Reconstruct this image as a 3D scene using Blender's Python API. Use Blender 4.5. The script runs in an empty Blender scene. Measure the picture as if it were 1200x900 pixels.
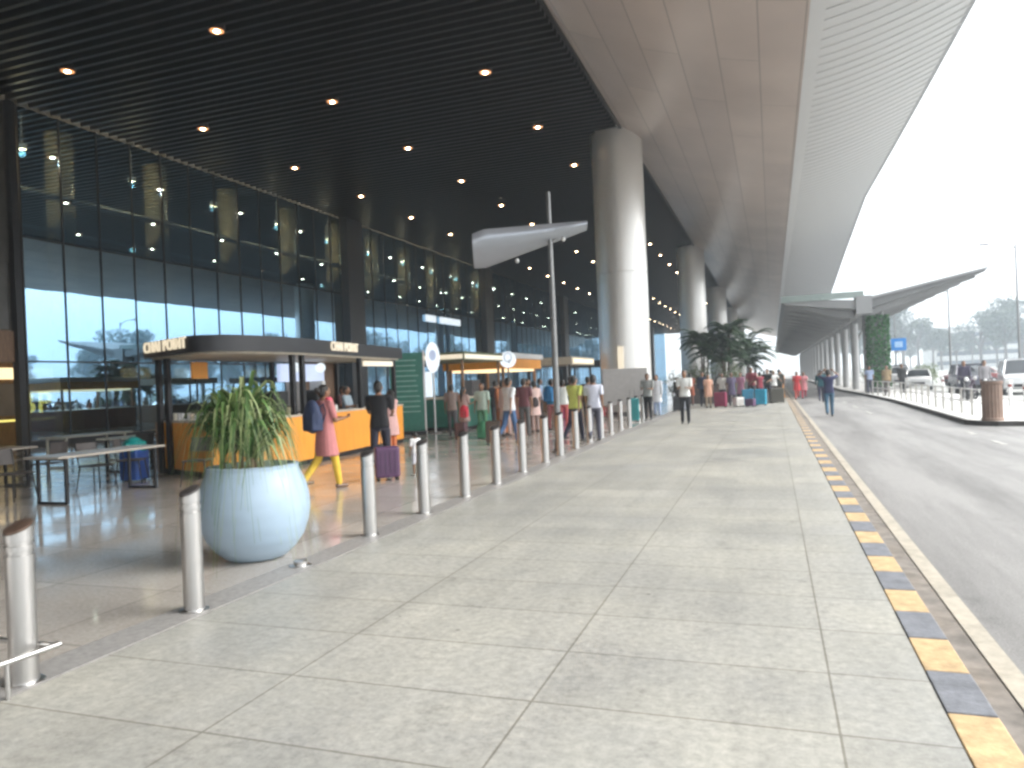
import bpy, math, random
from mathutils import Vector, Matrix, Euler
random.seed(7)
R = math.radians
scene = bpy.context.scene
COL = scene.collection

# ------------------------------------------------------------------ mesh builder
class MB:
    def __init__(s): s.v = []; s.f = []; s.m = []; s.mi = 0
    def add(s, vs, fs):
        o = len(s.v); s.v += [tuple(v) for v in vs]
        for f in fs: s.f.append([i + o for i in f]); s.m.append(s.mi)
        return s
    def box(s, x0, y0, z0, x1, y1, z1):
        v = [(x0,y0,z0),(x1,y0,z0),(x1,y1,z0),(x0,y1,z0),(x0,y0,z1),(x1,y0,z1),(x1,y1,z1),(x0,y1,z1)]
        return s.add(v, [(0,3,2,1),(4,5,6,7),(0,1,5,4),(1,2,6,5),(2,3,7,6),(3,0,4,7)])
    def prism(s, pts, z0, z1):
        n = len(pts)
        v = [(p[0],p[1],z0) for p in pts] + [(p[0],p[1],z1) for p in pts]
        return s.add(v, [tuple(range(n-1,-1,-1)), tuple(range(n,2*n))] + [(i,(i+1)%n,n+(i+1)%n,n+i) for i in range(n)])
    def extrude_y(s, pts, y0, y1):            # pts (x, z)
        n = len(pts)
        v = [(p[0],y0,p[1]) for p in pts] + [(p[0],y1,p[1]) for p in pts]
        return s.add(v, [tuple(range(n)), tuple(range(2*n-1,n-1,-1))] + [(i,n+i,n+(i+1)%n,(i+1)%n) for i in range(n)])
    def extrude_x(s, pts, x0, x1):            # pts (y, z)
        n = len(pts)
        v = [(x0,p[0],p[1]) for p in pts] + [(x1,p[0],p[1]) for p in pts]
        return s.add(v, [tuple(range(n)), tuple(range(2*n-1,n-1,-1))] + [(i,n+i,n+(i+1)%n,(i+1)%n) for i in range(n)])
    def lathe(s, prof, n=24, c=(0,0,0)):      # prof (r, z) bottom to top, closed with caps
        v = []
        for r, z in prof:
            for i in range(n):
                a = 2*math.pi*i/n; v.append((c[0]+r*math.cos(a), c[1]+r*math.sin(a), c[2]+z))
        m = len(prof); f = []
        for k in range(m-1):
            for i in range(n):
                j = (i+1) % n; f.append((k*n+i, k*n+j, (k+1)*n+j, (k+1)*n+i))
        f.append(tuple(range(n-1,-1,-1))); f.append(tuple(range((m-1)*n, m*n)))
        return s.add(v, f)
    def tube(s, path, r, n=8):                # r number or list
        path = [Vector(p) for p in path]; m = len(path)
        rs = r if isinstance(r, (list, tuple)) else [r]*m
        v = []; up = None
        for k, p in enumerate(path):
            t = (path[min(k+1,m-1)] - path[max(k-1,0)]).normalized()
            if up is None:
                a = Vector((0,0,1)) if abs(t.z) < .9 else Vector((1,0,0))
                up = (a - t*a.dot(t)).normalized()
            else:
                up = (up - t*up.dot(t)).normalized()
            sd = t.cross(up)
            for i in range(n):
                an = 2*math.pi*i/n; v.append(p + (up*math.cos(an) + sd*math.sin(an))*rs[k])
        f = [(k*n+i, k*n+(i+1)%n, (k+1)*n+(i+1)%n, (k+1)*n+i) for k in range(m-1) for i in range(n)]
        f.append(tuple(range(n-1,-1,-1))); f.append(tuple(range((m-1)*n, m*n)))
        return s.add(v, f)
    def ball(s, c, rx, ry=None, rz=None, n=12, k=8):
        ry = ry or rx; rz = rz or rx; v = [(c[0],c[1],c[2]-rz)]
        for j in range(1,k):
            b = -math.pi/2 + math.pi*j/k
            for i in range(n):
                a = 2*math.pi*i/n
                v.append((c[0]+rx*math.cos(b)*math.cos(a), c[1]+ry*math.cos(b)*math.sin(a), c[2]+rz*math.sin(b)))
        v.append((c[0],c[1],c[2]+rz)); f = []
        for i in range(n): f.append((0, 1+(i+1)%n, 1+i))
        for j in range(k-2):
            for i in range(n):
                a = 1+j*n; f.append((a+i, a+(i+1)%n, a+n+(i+1)%n, a+n+i))
        a = 1+(k-2)*n
        for i in range(n): f.append((a+i, a+(i+1)%n, len(v)-1))
        return s.add(v, f)
    def quad(s, a, b, c, d): return s.add([a,b,c,d], [(0,1,2,3)])
    def build(s, name, mat, parent=None, smooth=False, bevel=0, loc=None, rz=0, angle=None):
        me = bpy.data.meshes.new(name); me.from_pydata(s.v, [], s.f)
        mats = mat if isinstance(mat, (list, tuple)) else [mat]
        for m in mats: me.materials.append(m)
        if len(mats) > 1: me.polygons.foreach_set('material_index', s.m)
        me.validate(); 
        if smooth:
            me.polygons.foreach_set('use_smooth', [True]*len(me.polygons))
            try: me.set_sharp_from_angle(angle=R(angle or 40))
            except Exception: pass
        me.update()
        o = bpy.data.objects.new(name, me); COL.objects.link(o)
        if parent: o.parent = parent
        if loc: o.location = loc
        if rz: o.rotation_euler.z = rz
        if bevel:
            b = o.modifiers.new('Bevel','BEVEL'); b.width = bevel; b.segments = 2; b.limit_method = 'ANGLE'; b.angle_limit = R(40)
        return o

def tag(o, label=None, cat=None, group=None, kind=None):
    if label: o['label'] = label
    if cat: o['category'] = cat
    if group: o['group'] = group
    if kind: o['kind'] = kind
    return o
def thing(name, label, cat, loc=(0,0,0), rz=0, group=None):
    o = bpy.data.objects.new(name, None); COL.objects.link(o)
    o.location = loc; o.rotation_euler = (0,0,rz); o.empty_display_size = .2
    return tag(o, label, cat, group)
def copy_tree(o, loc=None, rz=None, label=None, mats=None):
    kids = {}
    for x in bpy.data.objects:
        if x.parent: kids.setdefault(x.parent.name, []).append(x)
    def rec(a, par):
        c = a.copy(); COL.objects.link(c); c.parent = par
        if mats and a.type == 'MESH':
            k = a.name.split('.')[0]
            if k in mats:
                c.data = a.data.copy(); c.data.materials[0] = mats[k]
        for ch in kids.get(a.name, []): rec(ch, c)
        return c
    r = rec(o, None)
    if loc is not None: r.location = loc
    if rz is not None: r.rotation_euler = (0,0,rz)
    if label: r['label'] = label
    return r
def text_obj(name, body, size, mat, parent, loc, rot, ext=.01, align='CENTER', sx=1):
    cu = bpy.data.curves.new(name, 'FONT'); cu.body = body; cu.size = size; cu.extrude = ext
    cu.align_x = align; cu.align_y = 'CENTER'; cu.offset = .001; cu.space_character = 1.12
    t = bpy.data.objects.new(name, cu); COL.objects.link(t)
    dg = bpy.context.evaluated_depsgraph_get(); me = bpy.data.meshes.new_from_object(t.evaluated_get(dg))
    bpy.data.objects.remove(t); me.materials.clear(); me.materials.append(mat); me.name = name
    o = bpy.data.objects.new(name, me); COL.objects.link(o); o.parent = parent
    o.location = loc; o.rotation_euler = rot; o.scale = (sx,1,1)
    return o

# ------------------------------------------------------------------ materials
def newmat(name):
    m = bpy.data.materials.new(name); m.use_nodes = True; nt = m.node_tree
    return m, nt, nt.nodes['Principled BSDF']
def N(nt, t, **k):
    n = nt.nodes.new(t)
    for a, b in k.items():
        if a in n.inputs: n.inputs[a].default_value = b
        else: setattr(n, a, b)
    return n
def mat(name, col, rough=.6, metal=0, var=.12, scale=6, bump=0, bscale=None, emit=None, estr=0, spec=None, rvar=0, coords='Object', stretch=None, dirt=0):
    m, nt, b = newmat(name)
    b.inputs['Roughness'].default_value = rough; b.inputs['Metallic'].default_value = metal
    if spec is not None: b.inputs['Specular IOR Level'].default_value = spec
    tc = N(nt,'ShaderNodeTexCoord'); src = tc.outputs[coords]
    if stretch:
        mp = N(nt,'ShaderNodeMapping'); mp.inputs['Scale'].default_value = stretch
        nt.links.new(src, mp.inputs['Vector']); src = mp.outputs['Vector']
    n = N(nt,'ShaderNodeTexNoise', Scale=scale, Detail=6.0, Roughness=.6); nt.links.new(src, n.inputs['Vector'])
    mr = N(nt,'ShaderNodeMapRange'); mr.inputs[1].default_value=.3; mr.inputs[2].default_value=.7
    mr.inputs[3].default_value = 1-var; mr.inputs[4].default_value = 1+var
    nt.links.new(n.outputs[0], mr.inputs[0])
    mx = N(nt,'ShaderNodeVectorMath', operation='SCALE'); mx.inputs[0].default_value = col[:3]
    nt.links.new(mr.outputs[0], mx.inputs['Scale'])
    out = mx.outputs[0]
    if dirt:
        n2 = N(nt,'ShaderNodeTexNoise', Scale=scale*.23, Detail=8.0, Roughness=.7); nt.links.new(src, n2.inputs['Vector'])
        r2 = N(nt,'ShaderNodeMapRange'); r2.inputs[1].default_value=.5; r2.inputs[2].default_value=.75; r2.inputs[3].default_value=1; r2.inputs[4].default_value=1-dirt
        nt.links.new(n2.outputs[0], r2.inputs[0])
        m2 = N(nt,'ShaderNodeVectorMath', operation='SCALE'); nt.links.new(out, m2.inputs[0]); nt.links.new(r2.outputs[0], m2.inputs['Scale']); out = m2.outputs[0]
    nt.links.new(out, b.inputs['Base Color'])
    if rvar:
        r3 = N(nt,'ShaderNodeMapRange'); r3.inputs[1].default_value=.3; r3.inputs[2].default_value=.7; r3.inputs[3].default_value=max(.01,rough-rvar); r3.inputs[4].default_value=rough+rvar
        nt.links.new(n.outputs[0], r3.inputs[0]); nt.links.new(r3.outputs[0], b.inputs['Roughness'])
    if bump:
        nb = N(nt,'ShaderNodeTexNoise', Scale=bscale or scale*4, Detail=4.0); nt.links.new(src, nb.inputs['Vector'])
        bp = N(nt,'ShaderNodeBump', Strength=bump, Distance=.02); nt.links.new(nb.outputs[0], bp.inputs['Height']); nt.links.new(bp.outputs[0], b.inputs['Normal'])
    if emit:
        b.inputs['Emission Color'].default_value = (*emit,1); b.inputs['Emission Strength'].default_value = estr
    return m
def emis(name, col, s, sample=False):
    m, nt, b = newmat(name); b.inputs['Base Color'].default_value = (.5,.5,.5,1)
    b.inputs['Emission Color'].default_value = (*col,1); b.inputs['Emission Strength'].default_value = s
    if not sample:
        try: m.cycles.emission_sampling = 'NONE'
        except Exception: pass
    return m

def paving_mat():
    m, nt, b = newmat('granite_paving')
    tc = N(nt,'ShaderNodeTexCoord'); L = nt.links.new
    mp = N(nt,'ShaderNodeMapping'); mp.inputs['Location'].default_value = (1.2,0,0); L(tc.outputs['Object'], mp.inputs['Vector'])
    br = N(nt,'ShaderNodeTexBrick', offset=0.0, squash=1.0)
    br.inputs['Scale'].default_value = 1; br.inputs['Brick Width'].default_value = 1.42; br.inputs['Row Height'].default_value = .70
    br.inputs['Mortar Size'].default_value = .007; br.inputs['Mortar Smooth'].default_value = .3; br.inputs['Bias'].default_value = 0
    br.inputs['Color1'].default_value = (.95,.95,.945,1); br.inputs['Color2'].default_value = (1.05,1.05,1.05,1); br.inputs['Mortar'].default_value = (.56,.54,.50,1)
    L(mp.outputs[0], br.inputs['Vector'])
    sp = N(nt,'ShaderNodeTexNoise', Scale=17.0, Detail=8.0, Roughness=.8); L(tc.outputs['Object'], sp.inputs['Vector'])
    cr = N(nt,'ShaderNodeValToRGB'); L(sp.outputs[0], cr.inputs[0])
    e = cr.color_ramp.elements; e[0].position=.36; e[0].position=.36; e[0].color=(.30,.299,.282,1); e[1].position=.64; e[1].color=(.475,.470,.442,1)
    mx = N(nt,'ShaderNodeVectorMath', operation='MULTIPLY'); L(cr.outputs[0], mx.inputs[0]); L(br.outputs['Color'], mx.inputs[1])
    # large stains and warm patches
    n1 = N(nt,'ShaderNodeTexNoise', Scale=.55, Detail=7.0, Roughness=.65); L(tc.outputs['Object'], n1.inputs['Vector'])
    c1 = N(nt,'ShaderNodeValToRGB'); L(n1.outputs[0], c1.inputs[0]); e=c1.color_ramp.elements
    e[0].position=.34; e[0].color=(.84,.85,.86,1); e[1].position=.66; e[1].color=(1.05,1.035,.98,1)
    m2 = N(nt,'ShaderNodeVectorMath', operation='MULTIPLY'); L(mx.outputs[0], m2.inputs[0]); L(c1.outputs[0], m2.inputs[1])
    n3 = N(nt,'ShaderNodeTexNoise', Scale=2.6, Detail=9.0, Roughness=.8); L(tc.outputs['Object'], n3.inputs['Vector'])
    c3 = N(nt,'ShaderNodeMapRange'); c3.inputs[1].default_value=.56; c3.inputs[2].default_value=.74; c3.inputs[3].default_value=1; c3.inputs[4].default_value=.62; L(n3.outputs[0], c3.inputs[0])
    m3 = N(nt,'ShaderNodeVectorMath', operation='SCALE'); L(m2.outputs[0], m3.inputs[0]); L(c3.outputs[0], m3.inputs['Scale'])
    vo = N(nt,'ShaderNodeTexVoronoi', Scale=1.7); L(tc.outputs['Object'], vo.inputs['Vector'])
    c4 = N(nt,'ShaderNodeMapRange'); c4.inputs[1].default_value=.022; c4.inputs[2].default_value=.036; c4.inputs[3].default_value=.55; c4.inputs[4].default_value=1; L(vo.outputs['Distance'], c4.inputs[0])
    m4 = N(nt,'ShaderNodeVectorMath', operation='SCALE'); L(m3.outputs[0], m4.inputs[0]); L(c4.outputs[0], m4.inputs['Scale'])
    mp5 = N(nt,'ShaderNodeMapping'); mp5.inputs['Scale'].default_value=(1.6,.16,1); mp5.inputs['Rotation'].default_value=(0,0,.12); L(tc.outputs['Object'], mp5.inputs['Vector'])
    n5 = N(nt,'ShaderNodeTexNoise', Scale=1.6, Detail=9.0, Roughness=.7); L(mp5.outputs[0], n5.inputs['Vector'])
    c5 = N(nt,'ShaderNodeMapRange'); c5.inputs[1].default_value=.35; c5.inputs[2].default_value=.65; c5.inputs[3].default_value=.88; c5.inputs[4].default_value=1.06; L(n5.outputs[0], c5.inputs[0])
    m5 = N(nt,'ShaderNodeVectorMath', operation='SCALE'); L(m4.outputs[0], m5.inputs[0]); L(c5.outputs[0], m5.inputs['Scale'])
    L(m5.outputs[0], b.inputs['Base Color'])
    rr = N(nt,'ShaderNodeMapRange'); rr.inputs[1].default_value=.35; rr.inputs[2].default_value=.65; rr.inputs[3].default_value=.38; rr.inputs[4].default_value=.62; L(n1.outputs[0], rr.inputs[0]); L(rr.outputs[0], b.inputs['Roughness'])
    bp = N(nt,'ShaderNodeBump', Strength=.25, Distance=.004); L(sp.outputs[0], bp.inputs['Height']); L(bp.outputs[0], b.inputs['Normal'])
    return m
def polished_mat():
    m, nt, b = newmat('polished_granite'); L = nt.links.new
    tc = N(nt,'ShaderNodeTexCoord')
    br = N(nt,'ShaderNodeTexBrick', offset=0.0); br.inputs['Scale'].default_value=1; br.inputs['Brick Width'].default_value=1.2; br.inputs['Row Height'].default_value=1.2
    br.inputs['Mortar Size'].default_value=.006; br.inputs['Color1'].default_value=(.85,.85,.85,1); br.inputs['Color2'].default_value=(1.1,1.1,1.1,1); br.inputs['Mortar'].default_value=(.5,.5,.5,1)
    L(tc.outputs['Object'], br.inputs['Vector'])
    n = N(nt,'ShaderNodeTexNoise', Scale=30.0, Detail=6.0, Roughness=.7); L(tc.outputs['Object'], n.inputs['Vector'])
    cr = N(nt,'ShaderNodeValToRGB'); L(n.outputs[0], cr.inputs[0]); e=cr.color_ramp.elements
    e[0].position=.35; e[0].color=(.42,.385,.345,1); e[1].position=.65; e[1].color=(.56,.52,.475,1)
    mx = N(nt,'ShaderNodeVectorMath', operation='MULTIPLY'); L(cr.outputs[0], mx.inputs[0]); L(br.outputs['Color'], mx.inputs[1]); L(mx.outputs[0], b.inputs['Base Color'])
    n2 = N(nt,'ShaderNodeTexNoise', Scale=1.3, Detail=5.0); L(tc.outputs['Object'], n2.inputs['Vector'])
    rr = N(nt,'ShaderNodeMapRange'); rr.inputs[1].default_value=.35; rr.inputs[2].default_value=.65; rr.inputs[3].default_value=.07; rr.inputs[4].default_value=.2; L(n2.outputs[0], rr.inputs[0]); L(rr.outputs[0], b.inputs['Roughness'])
    b.inputs['Specular IOR Level'].default_value = .75
    bp = N(nt,'ShaderNodeBump', Strength=.08, Distance=.01); L(n2.outputs[0], bp.inputs['Height']); L(bp.outputs[0], b.inputs['Normal'])
    return m
def asphalt_mat():
    m, nt, b = newmat('asphalt'); L = nt.links.new
    tc = N(nt,'ShaderNodeTexCoord')
    n = N(nt,'ShaderNodeTexNoise', Scale=90.0, Detail=4.0, Roughness=.8); L(tc.outputs['Object'], n.inputs['Vector'])
    cr = N(nt,'ShaderNodeValToRGB'); L(n.outputs[0], cr.inputs[0]); e=cr.color_ramp.elements
    e[0].position=.35; e[0].color=(.185,.181,.178,1); e[1].position=.66; e[1].color=(.37,.363,.354,1)
    mp = N(nt,'ShaderNodeMapping'); mp.inputs['Scale'].default_value=(1.1,.12,1); L(tc.outputs['Object'], mp.inputs['Vector'])
    n2 = N(nt,'ShaderNodeTexNoise', Scale=1.0, Detail=7.0, Roughness=.65); L(mp.outputs[0], n2.inputs['Vector'])
    r2 = N(nt,'ShaderNodeMapRange'); r2.inputs[1].default_value=.38; r2.inputs[2].default_value=.62; r2.inputs[3].default_value=.68; r2.inputs[4].default_value=1.08; L(n2.outputs[0], r2.inputs[0])
    n3 = N(nt,'ShaderNodeTexNoise', Scale=.9, Detail=9.0, Roughness=.75); L(tc.outputs['Object'], n3.inputs['Vector'])
    r3 = N(nt,'ShaderNodeMapRange'); r3.inputs[1].default_value=.57; r3.inputs[2].default_value=.72; r3.inputs[3].default_value=1; r3.inputs[4].default_value=.6; L(n3.outputs[0], r3.inputs[0])
    a = N(nt,'ShaderNodeMath', operation='MULTIPLY'); L(r2.outputs[0], a.inputs[0]); L(r3.outputs[0], a.inputs[1])
    mx = N(nt,'ShaderNodeVectorMath', operation='SCALE'); L(cr.outputs[0], mx.inputs[0]); L(a.outputs[0], mx.inputs['Scale']); L(mx.outputs[0], b.inputs['Base Color'])
    b.inputs['Roughness'].default_value=.75
    bp = N(nt,'ShaderNodeBump', Strength=.4, Distance=.004); L(n.outputs[0], bp.inputs['Height']); L(bp.outputs[0], b.inputs['Normal'])
    return m
def soffit_mat(name, col, jx, jy, off=0, rough=.4, metal=.3):
    """metal cladding with fine real joints every jx (across) and jy (along) metres"""
    m, nt, b = newmat(name); L = nt.links.new
    tc = N(nt,'ShaderNodeTexCoord'); mp = N(nt,'ShaderNodeMapping'); mp.inputs['Location'].default_value=(off,0,0); mp.inputs['Rotation'].default_value=(0,0,R(90)); L(tc.outputs['Object'], mp.inputs['Vector'])
    br = N(nt,'ShaderNodeTexBrick', offset=.5); br.inputs['Scale'].default_value=1; br.inputs['Brick Width'].default_value=jy; br.inputs['Row Height'].default_value=jx
    br.inputs['Mortar Size'].default_value=.018; br.inputs['Mortar Smooth'].default_value=.2
    br.inputs['Color1'].default_value=(.95,.95,.96,1); br.inputs['Color2'].default_value=(1.04,1.03,1.02,1); br.inputs['Mortar'].default_value=(.62,.62,.62,1)
    L(mp.outputs[0], br.inputs['Vector'])
    n = N(nt,'ShaderNodeTexNoise', Scale=.35, Detail=4.0); L(tc.outputs['Object'], n.inputs['Vector'])
    r = N(nt,'ShaderNodeMapRange'); r.inputs[1].default_value=.3; r.inputs[2].default_value=.7; r.inputs[3].default_value=.9; r.inputs[4].default_value=1.1; L(n.outputs[0], r.inputs[0])
    mx = N(nt,'ShaderNodeVectorMath', operation='SCALE'); mx.inputs[0].default_value=col; L(r.outputs[0], mx.inputs['Scale'])
    m2 = N(nt,'ShaderNodeVectorMath', operation='MULTIPLY'); L(mx.outputs[0], m2.inputs[0]); L(br.outputs['Color'], m2.inputs[1]); L(m2.outputs[0], b.inputs['Base Color'])
    b.inputs['Roughness'].default_value=rough; b.inputs['Metallic'].default_value=metal
    return m
def glass_mat():
    m = bpy.data.materials.new('facade_glass'); m.use_nodes=True; nt=m.node_tree; nt.nodes.clear(); L=nt.links.new
    o = N(nt,'ShaderNodeOutputMaterial'); g = N(nt,'ShaderNodeBsdfGlossy'); g.inputs['Color'].default_value=(.42,.69,.94,1); g.inputs['Roughness'].default_value=.015
    tc = N(nt,'ShaderNodeTexCoord'); n = N(nt,'ShaderNodeTexNoise', Scale=.8, Detail=1.0); L(tc.outputs['Object'], n.inputs['Vector'])
    bp = N(nt,'ShaderNodeBump', Strength=.06, Distance=.02); L(n.outputs[0], bp.inputs['Height']); L(bp.outputs[0], g.inputs['Normal'])
    t = N(nt,'ShaderNodeBsdfTransparent'); t.inputs['Color'].default_value=(.60,.62,.56,1)
    mx = N(nt,'ShaderNodeMixShader'); mx.inputs[0].default_value=.68; L(t.outputs[0], mx.inputs[1]); L(g.outputs[0], mx.inputs[2]); L(mx.outputs[0], o.inputs[0])
    return m
def clear_glass(name, tint=(.7,.75,.75), fac=.15):
    m = bpy.data.materials.new(name); m.use_nodes=True; nt=m.node_tree; nt.nodes.clear(); L=nt.links.new
    o = N(nt,'ShaderNodeOutputMaterial'); g = N(nt,'ShaderNodeBsdfGlossy'); g.inputs['Roughness'].default_value=.03
    t = N(nt,'ShaderNodeBsdfTransparent'); t.inputs['Color'].default_value=(*tint,1)
    mx = N(nt,'ShaderNodeMixShader'); mx.inputs[0].default_value=fac; L(t.outputs[0], mx.inputs[1]); L(g.outputs[0], mx.inputs[2]); L(mx.outputs[0], o.inputs[0])
    return m
_mc = {}
def cm(col, rough=.75, metal=0, var=.15, **k):
    key = (tuple(round(c,3) for c in col), rough, metal)
    if key not in _mc: _mc[key] = mat('surface_%d' % len(_mc), col, rough, metal, var, **k)
    return _mc[key]

M = {}
M['paving'] = paving_mat(); M['polished'] = polished_mat(); M['asphalt'] = asphalt_mat()
M['ground'] = mat('pale_ground', (.36,.36,.34), .9, var=.1, scale=.3, dirt=.15)
M['island'] = mat('island_concrete', (.58,.57,.55), .8, var=.08, scale=1.2, dirt=.15)
M['kerb_dark'] = mat('kerb_dark', (.06,.055,.05), .8, var=.3, scale=5)
M['yellow'] = mat('kerb_yellow', (.55,.39,.21), .65, var=.3, scale=9, dirt=.4, bump=.2)
M['black'] = mat('kerb_black', (.18,.19,.215), .65, var=.25, scale=9, dirt=.3, bump=.2)
M['gutter'] = mat('gutter_concrete', (.20,.18,.16), .85, var=.35, scale=7)
M['white_line'] = mat('road_paint', (.44,.40,.33), .65, var=.14, scale=14, dirt=.4)
M['worn_line'] = mat('worn_road_paint', (.42,.41,.39), .7, var=.3, scale=12, dirt=.4)
M['slat'] = mat('black_slat', (.020,.018,.018), .42, metal=.2, var=.2, scale=2)
M['plenum'] = mat('black_plenum', (.006,.006,.006), .9)
M['soffit_in'] = soffit_mat('taupe_cladding', (.56,.48,.435), 1.06, 7.0, 0.3, .34, .0)
M['soffit_out'] = mat('grey_cladding', (.58,.58,.575), .35, metal=0, var=.04, scale=.4, rvar=.05)
M['roof_top'] = mat('roof_sheet', (.5,.5,.5), .6, var=.05, scale=.3)
M['column'] = mat('column_cladding', (.76,.74,.71), .34, metal=.5, var=.01, scale=.3, rvar=.01)
M['column_band'] = mat('column_band', (.33,.27,.20), .35, metal=.6)
M['mullion'] = mat('dark_mullion', (.03,.03,.032), .4, metal=.5)
M['glass'] = glass_mat()
M['steel'] = mat('brushed_steel', (.56,.55,.54), .33, metal=1, var=.03, scale=1.2, rvar=.02)
M['steel_dark'] = mat('dark_steel', (.14,.13,.13), .4, metal=.7)
M['cap_brown'] = mat('bollard_cap', (.15,.10,.075), .3, metal=.5, var=.2)
M['pole'] = mat('pole_grey', (.22,.22,.22), .45, metal=.6)
M['wing'] = mat('wing_sheet', (.42,.45,.50), .32, metal=.5, var=.04, scale=1.2)
M['pot'] = mat('pot_glaze', (.36,.47,.58), .42, var=.05, scale=2.5, dirt=.10)
M['soil'] = mat('soil', (.05,.035,.025), .95, var=.4, scale=30, bump=.5)
M['blk'] = mat('black_metal', (.018,.018,.02), .4, metal=.3)
M['blk_fascia'] = mat('black_fascia', (.016,.016,.02), .4, var=.1)
M['orange'] = mat('orange_laminate', (.92,.38,.05), .42, var=.10, scale=3, stretch=(3,3,.4), dirt=.1)
M['counter_top'] = mat('counter_top', (.62,.55,.46), .35, var=.1)
M['cream'] = mat('cream_panel', (.68,.62,.50), .5)
M['white'] = mat('white_paint', (.78,.78,.77), .45, var=.04)
M['brownwood'] = mat('brown_wood', (.24,.14,.08), .5, var=.25, scale=4, stretch=(6,6,1))
M['green_panel'] = mat('green_panel', (.035,.20,.15), .4, var=.15)
M['green_light'] = mat('green_line', (.30,.50,.42), .5)
M['warm_glow'] = emis('warm_glow', (1,.76,.42), .55)
M['white_glow'] = emis('white_glow', (.82,.92,1), .33)
M['blue_glow'] = emis('blue_glow', (.55,.68,1), .28)
M['yellow_glow'] = emis('yellow_glow', (1,.85,.18), .40)
M['cream_glow'] = emis('cream_glow', (1,.84,.58), .25)
M['lamp'] = emis('downlight_glow', (1,.78,.48), 26)
M['lamp_halo'] = emis('halo_glow', (1,.36,.10), .40)  # orange halo around the downlights, painted as emission
M['lamp_hall'] = emis('hall_glow', (1,.9,.72), .8)
M['sign_yellow'] = emis('sign_yellow', (1,.86,.16), 2.6)
M['rubber'] = mat('rubber', (.02,.02,.02), .8)
M['chair'] = mat('chair_grey', (.075,.065,.062), .6)
M['table'] = mat('table_top', (.46,.41,.35), .35, var=.1)
M['pale_table'] = mat('pale_table', (.62,.60,.50), .45)
M['hair'] = mat('black_hair', (.015,.012,.010), .45, var=.3, scale=40, bump=.4)
M['hair_brown'] = mat('brown_hair', (.07,.035,.02), .5, var=.3, scale=40, bump=.4)
M['shoe'] = mat('dark_shoe', (.03,.028,.026), .5)
M['shoe_white'] = mat('white_shoe', (.6,.6,.58), .6)

# ------------------------------------------------------------------ camera
cam = bpy.data.cameras.new('camera'); co = bpy.data.objects.new('camera', cam); COL.objects.link(co); scene.camera = co
cam.lens = 26.0; cam.sensor_width = 36; cam.clip_end = 6000; cam.clip_start = .05
yaw, roll, pitch = R(19.4), R(2.4), R(.13)
F0 = Vector((-math.sin(yaw), math.cos(yaw), 0)); R0 = Vector((math.cos(yaw), math.sin(yaw), 0)); Z = Vector((0,0,1))
Fv = F0*math.cos(pitch) - Z*math.sin(pitch); U0 = F0*math.sin(pitch) + Z*math.cos(pitch)
Rv = R0*math.cos(roll) - U0*math.sin(roll); Uv = R0*math.sin(roll) + U0*math.cos(roll)
mw = Matrix((Rv, Uv, -Fv)).transposed().to_4x4(); mw.translation = Vector((0,0,1.6)); co.matrix_world = mw

# ------------------------------------------------------------------ ground, roads
def sheet(name, pts, z, m, kind='structure'):
    b = MB(); b.add([(p[0],p[1],z) for p in pts], [tuple(range(len(pts)))])
    o = b.build(name, m); o['kind'] = kind; return o
sheet('ground', [(-2500,-2500),(2500,-2500),(2500,2500),(-2500,2500)], -.16, M['ground'])
sheet('road', [(.88,-60),(60,-60),(60,23.6),(6.4,23.6),(5.6,23.6),(5.6,240),(.88,240)], -.12, M['asphalt'])
b = MB(); b.box(-3.98,-60,-.3,.69,240,0); o = b.build('pavement', M['paving']); o['kind']='structure'
b = MB(); b.box(-60,-60,-.3,-3.984,240,-.004); o = b.build('concourse_floor', M['polished']); o['kind']='structure'
b = MB(); b.box(-4.30,-60,-.002,-3.99,240,.004); o = b.build('threshold_strip', mat('strip_granite',(.30,.29,.28),.45,var=.25,scale=20)); o['kind']='structure'
# kerb with alternating painted blocks
b = MB(); y = -9.97 + .05
k = 0; ys = -10.0+.065
while ys < 120:
    b.mi = k % 2; b.box(.694, ys+.004, -.2, .90, ys+.506, .006+.002*(k%2)); ys += .51; k += 1
b.mi = 0
o = b.build('kerb', [M['yellow'], M['black']], bevel=.006); o['kind']='structure'
b = MB(); b.box(.905,-60,-.2,1.09,240,-.112); o = b.build('gutter', M['gutter']); o['kind']='structure'
sheet('edge_line', [(1.10,-30),(1.225,-30),(1.225,200),(1.10,200)], -.108, M['white_line'])
b = MB()
for (x,y,l) in [(4.55,20.9,.9),(4.5,18.3,.9),(4.6,15.5,1.0),(4.5,12.5,1.0)]:
    b.box(x-.06,y-l/2,-.119,x+.06,y+l/2,-.114)
for y in range(30,200,5): b.box(3.35,y,-.119,3.45,y+1.8,-.114)
o = b.build('lane_marking', M['worn_line']); o['kind']='structure'
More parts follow.
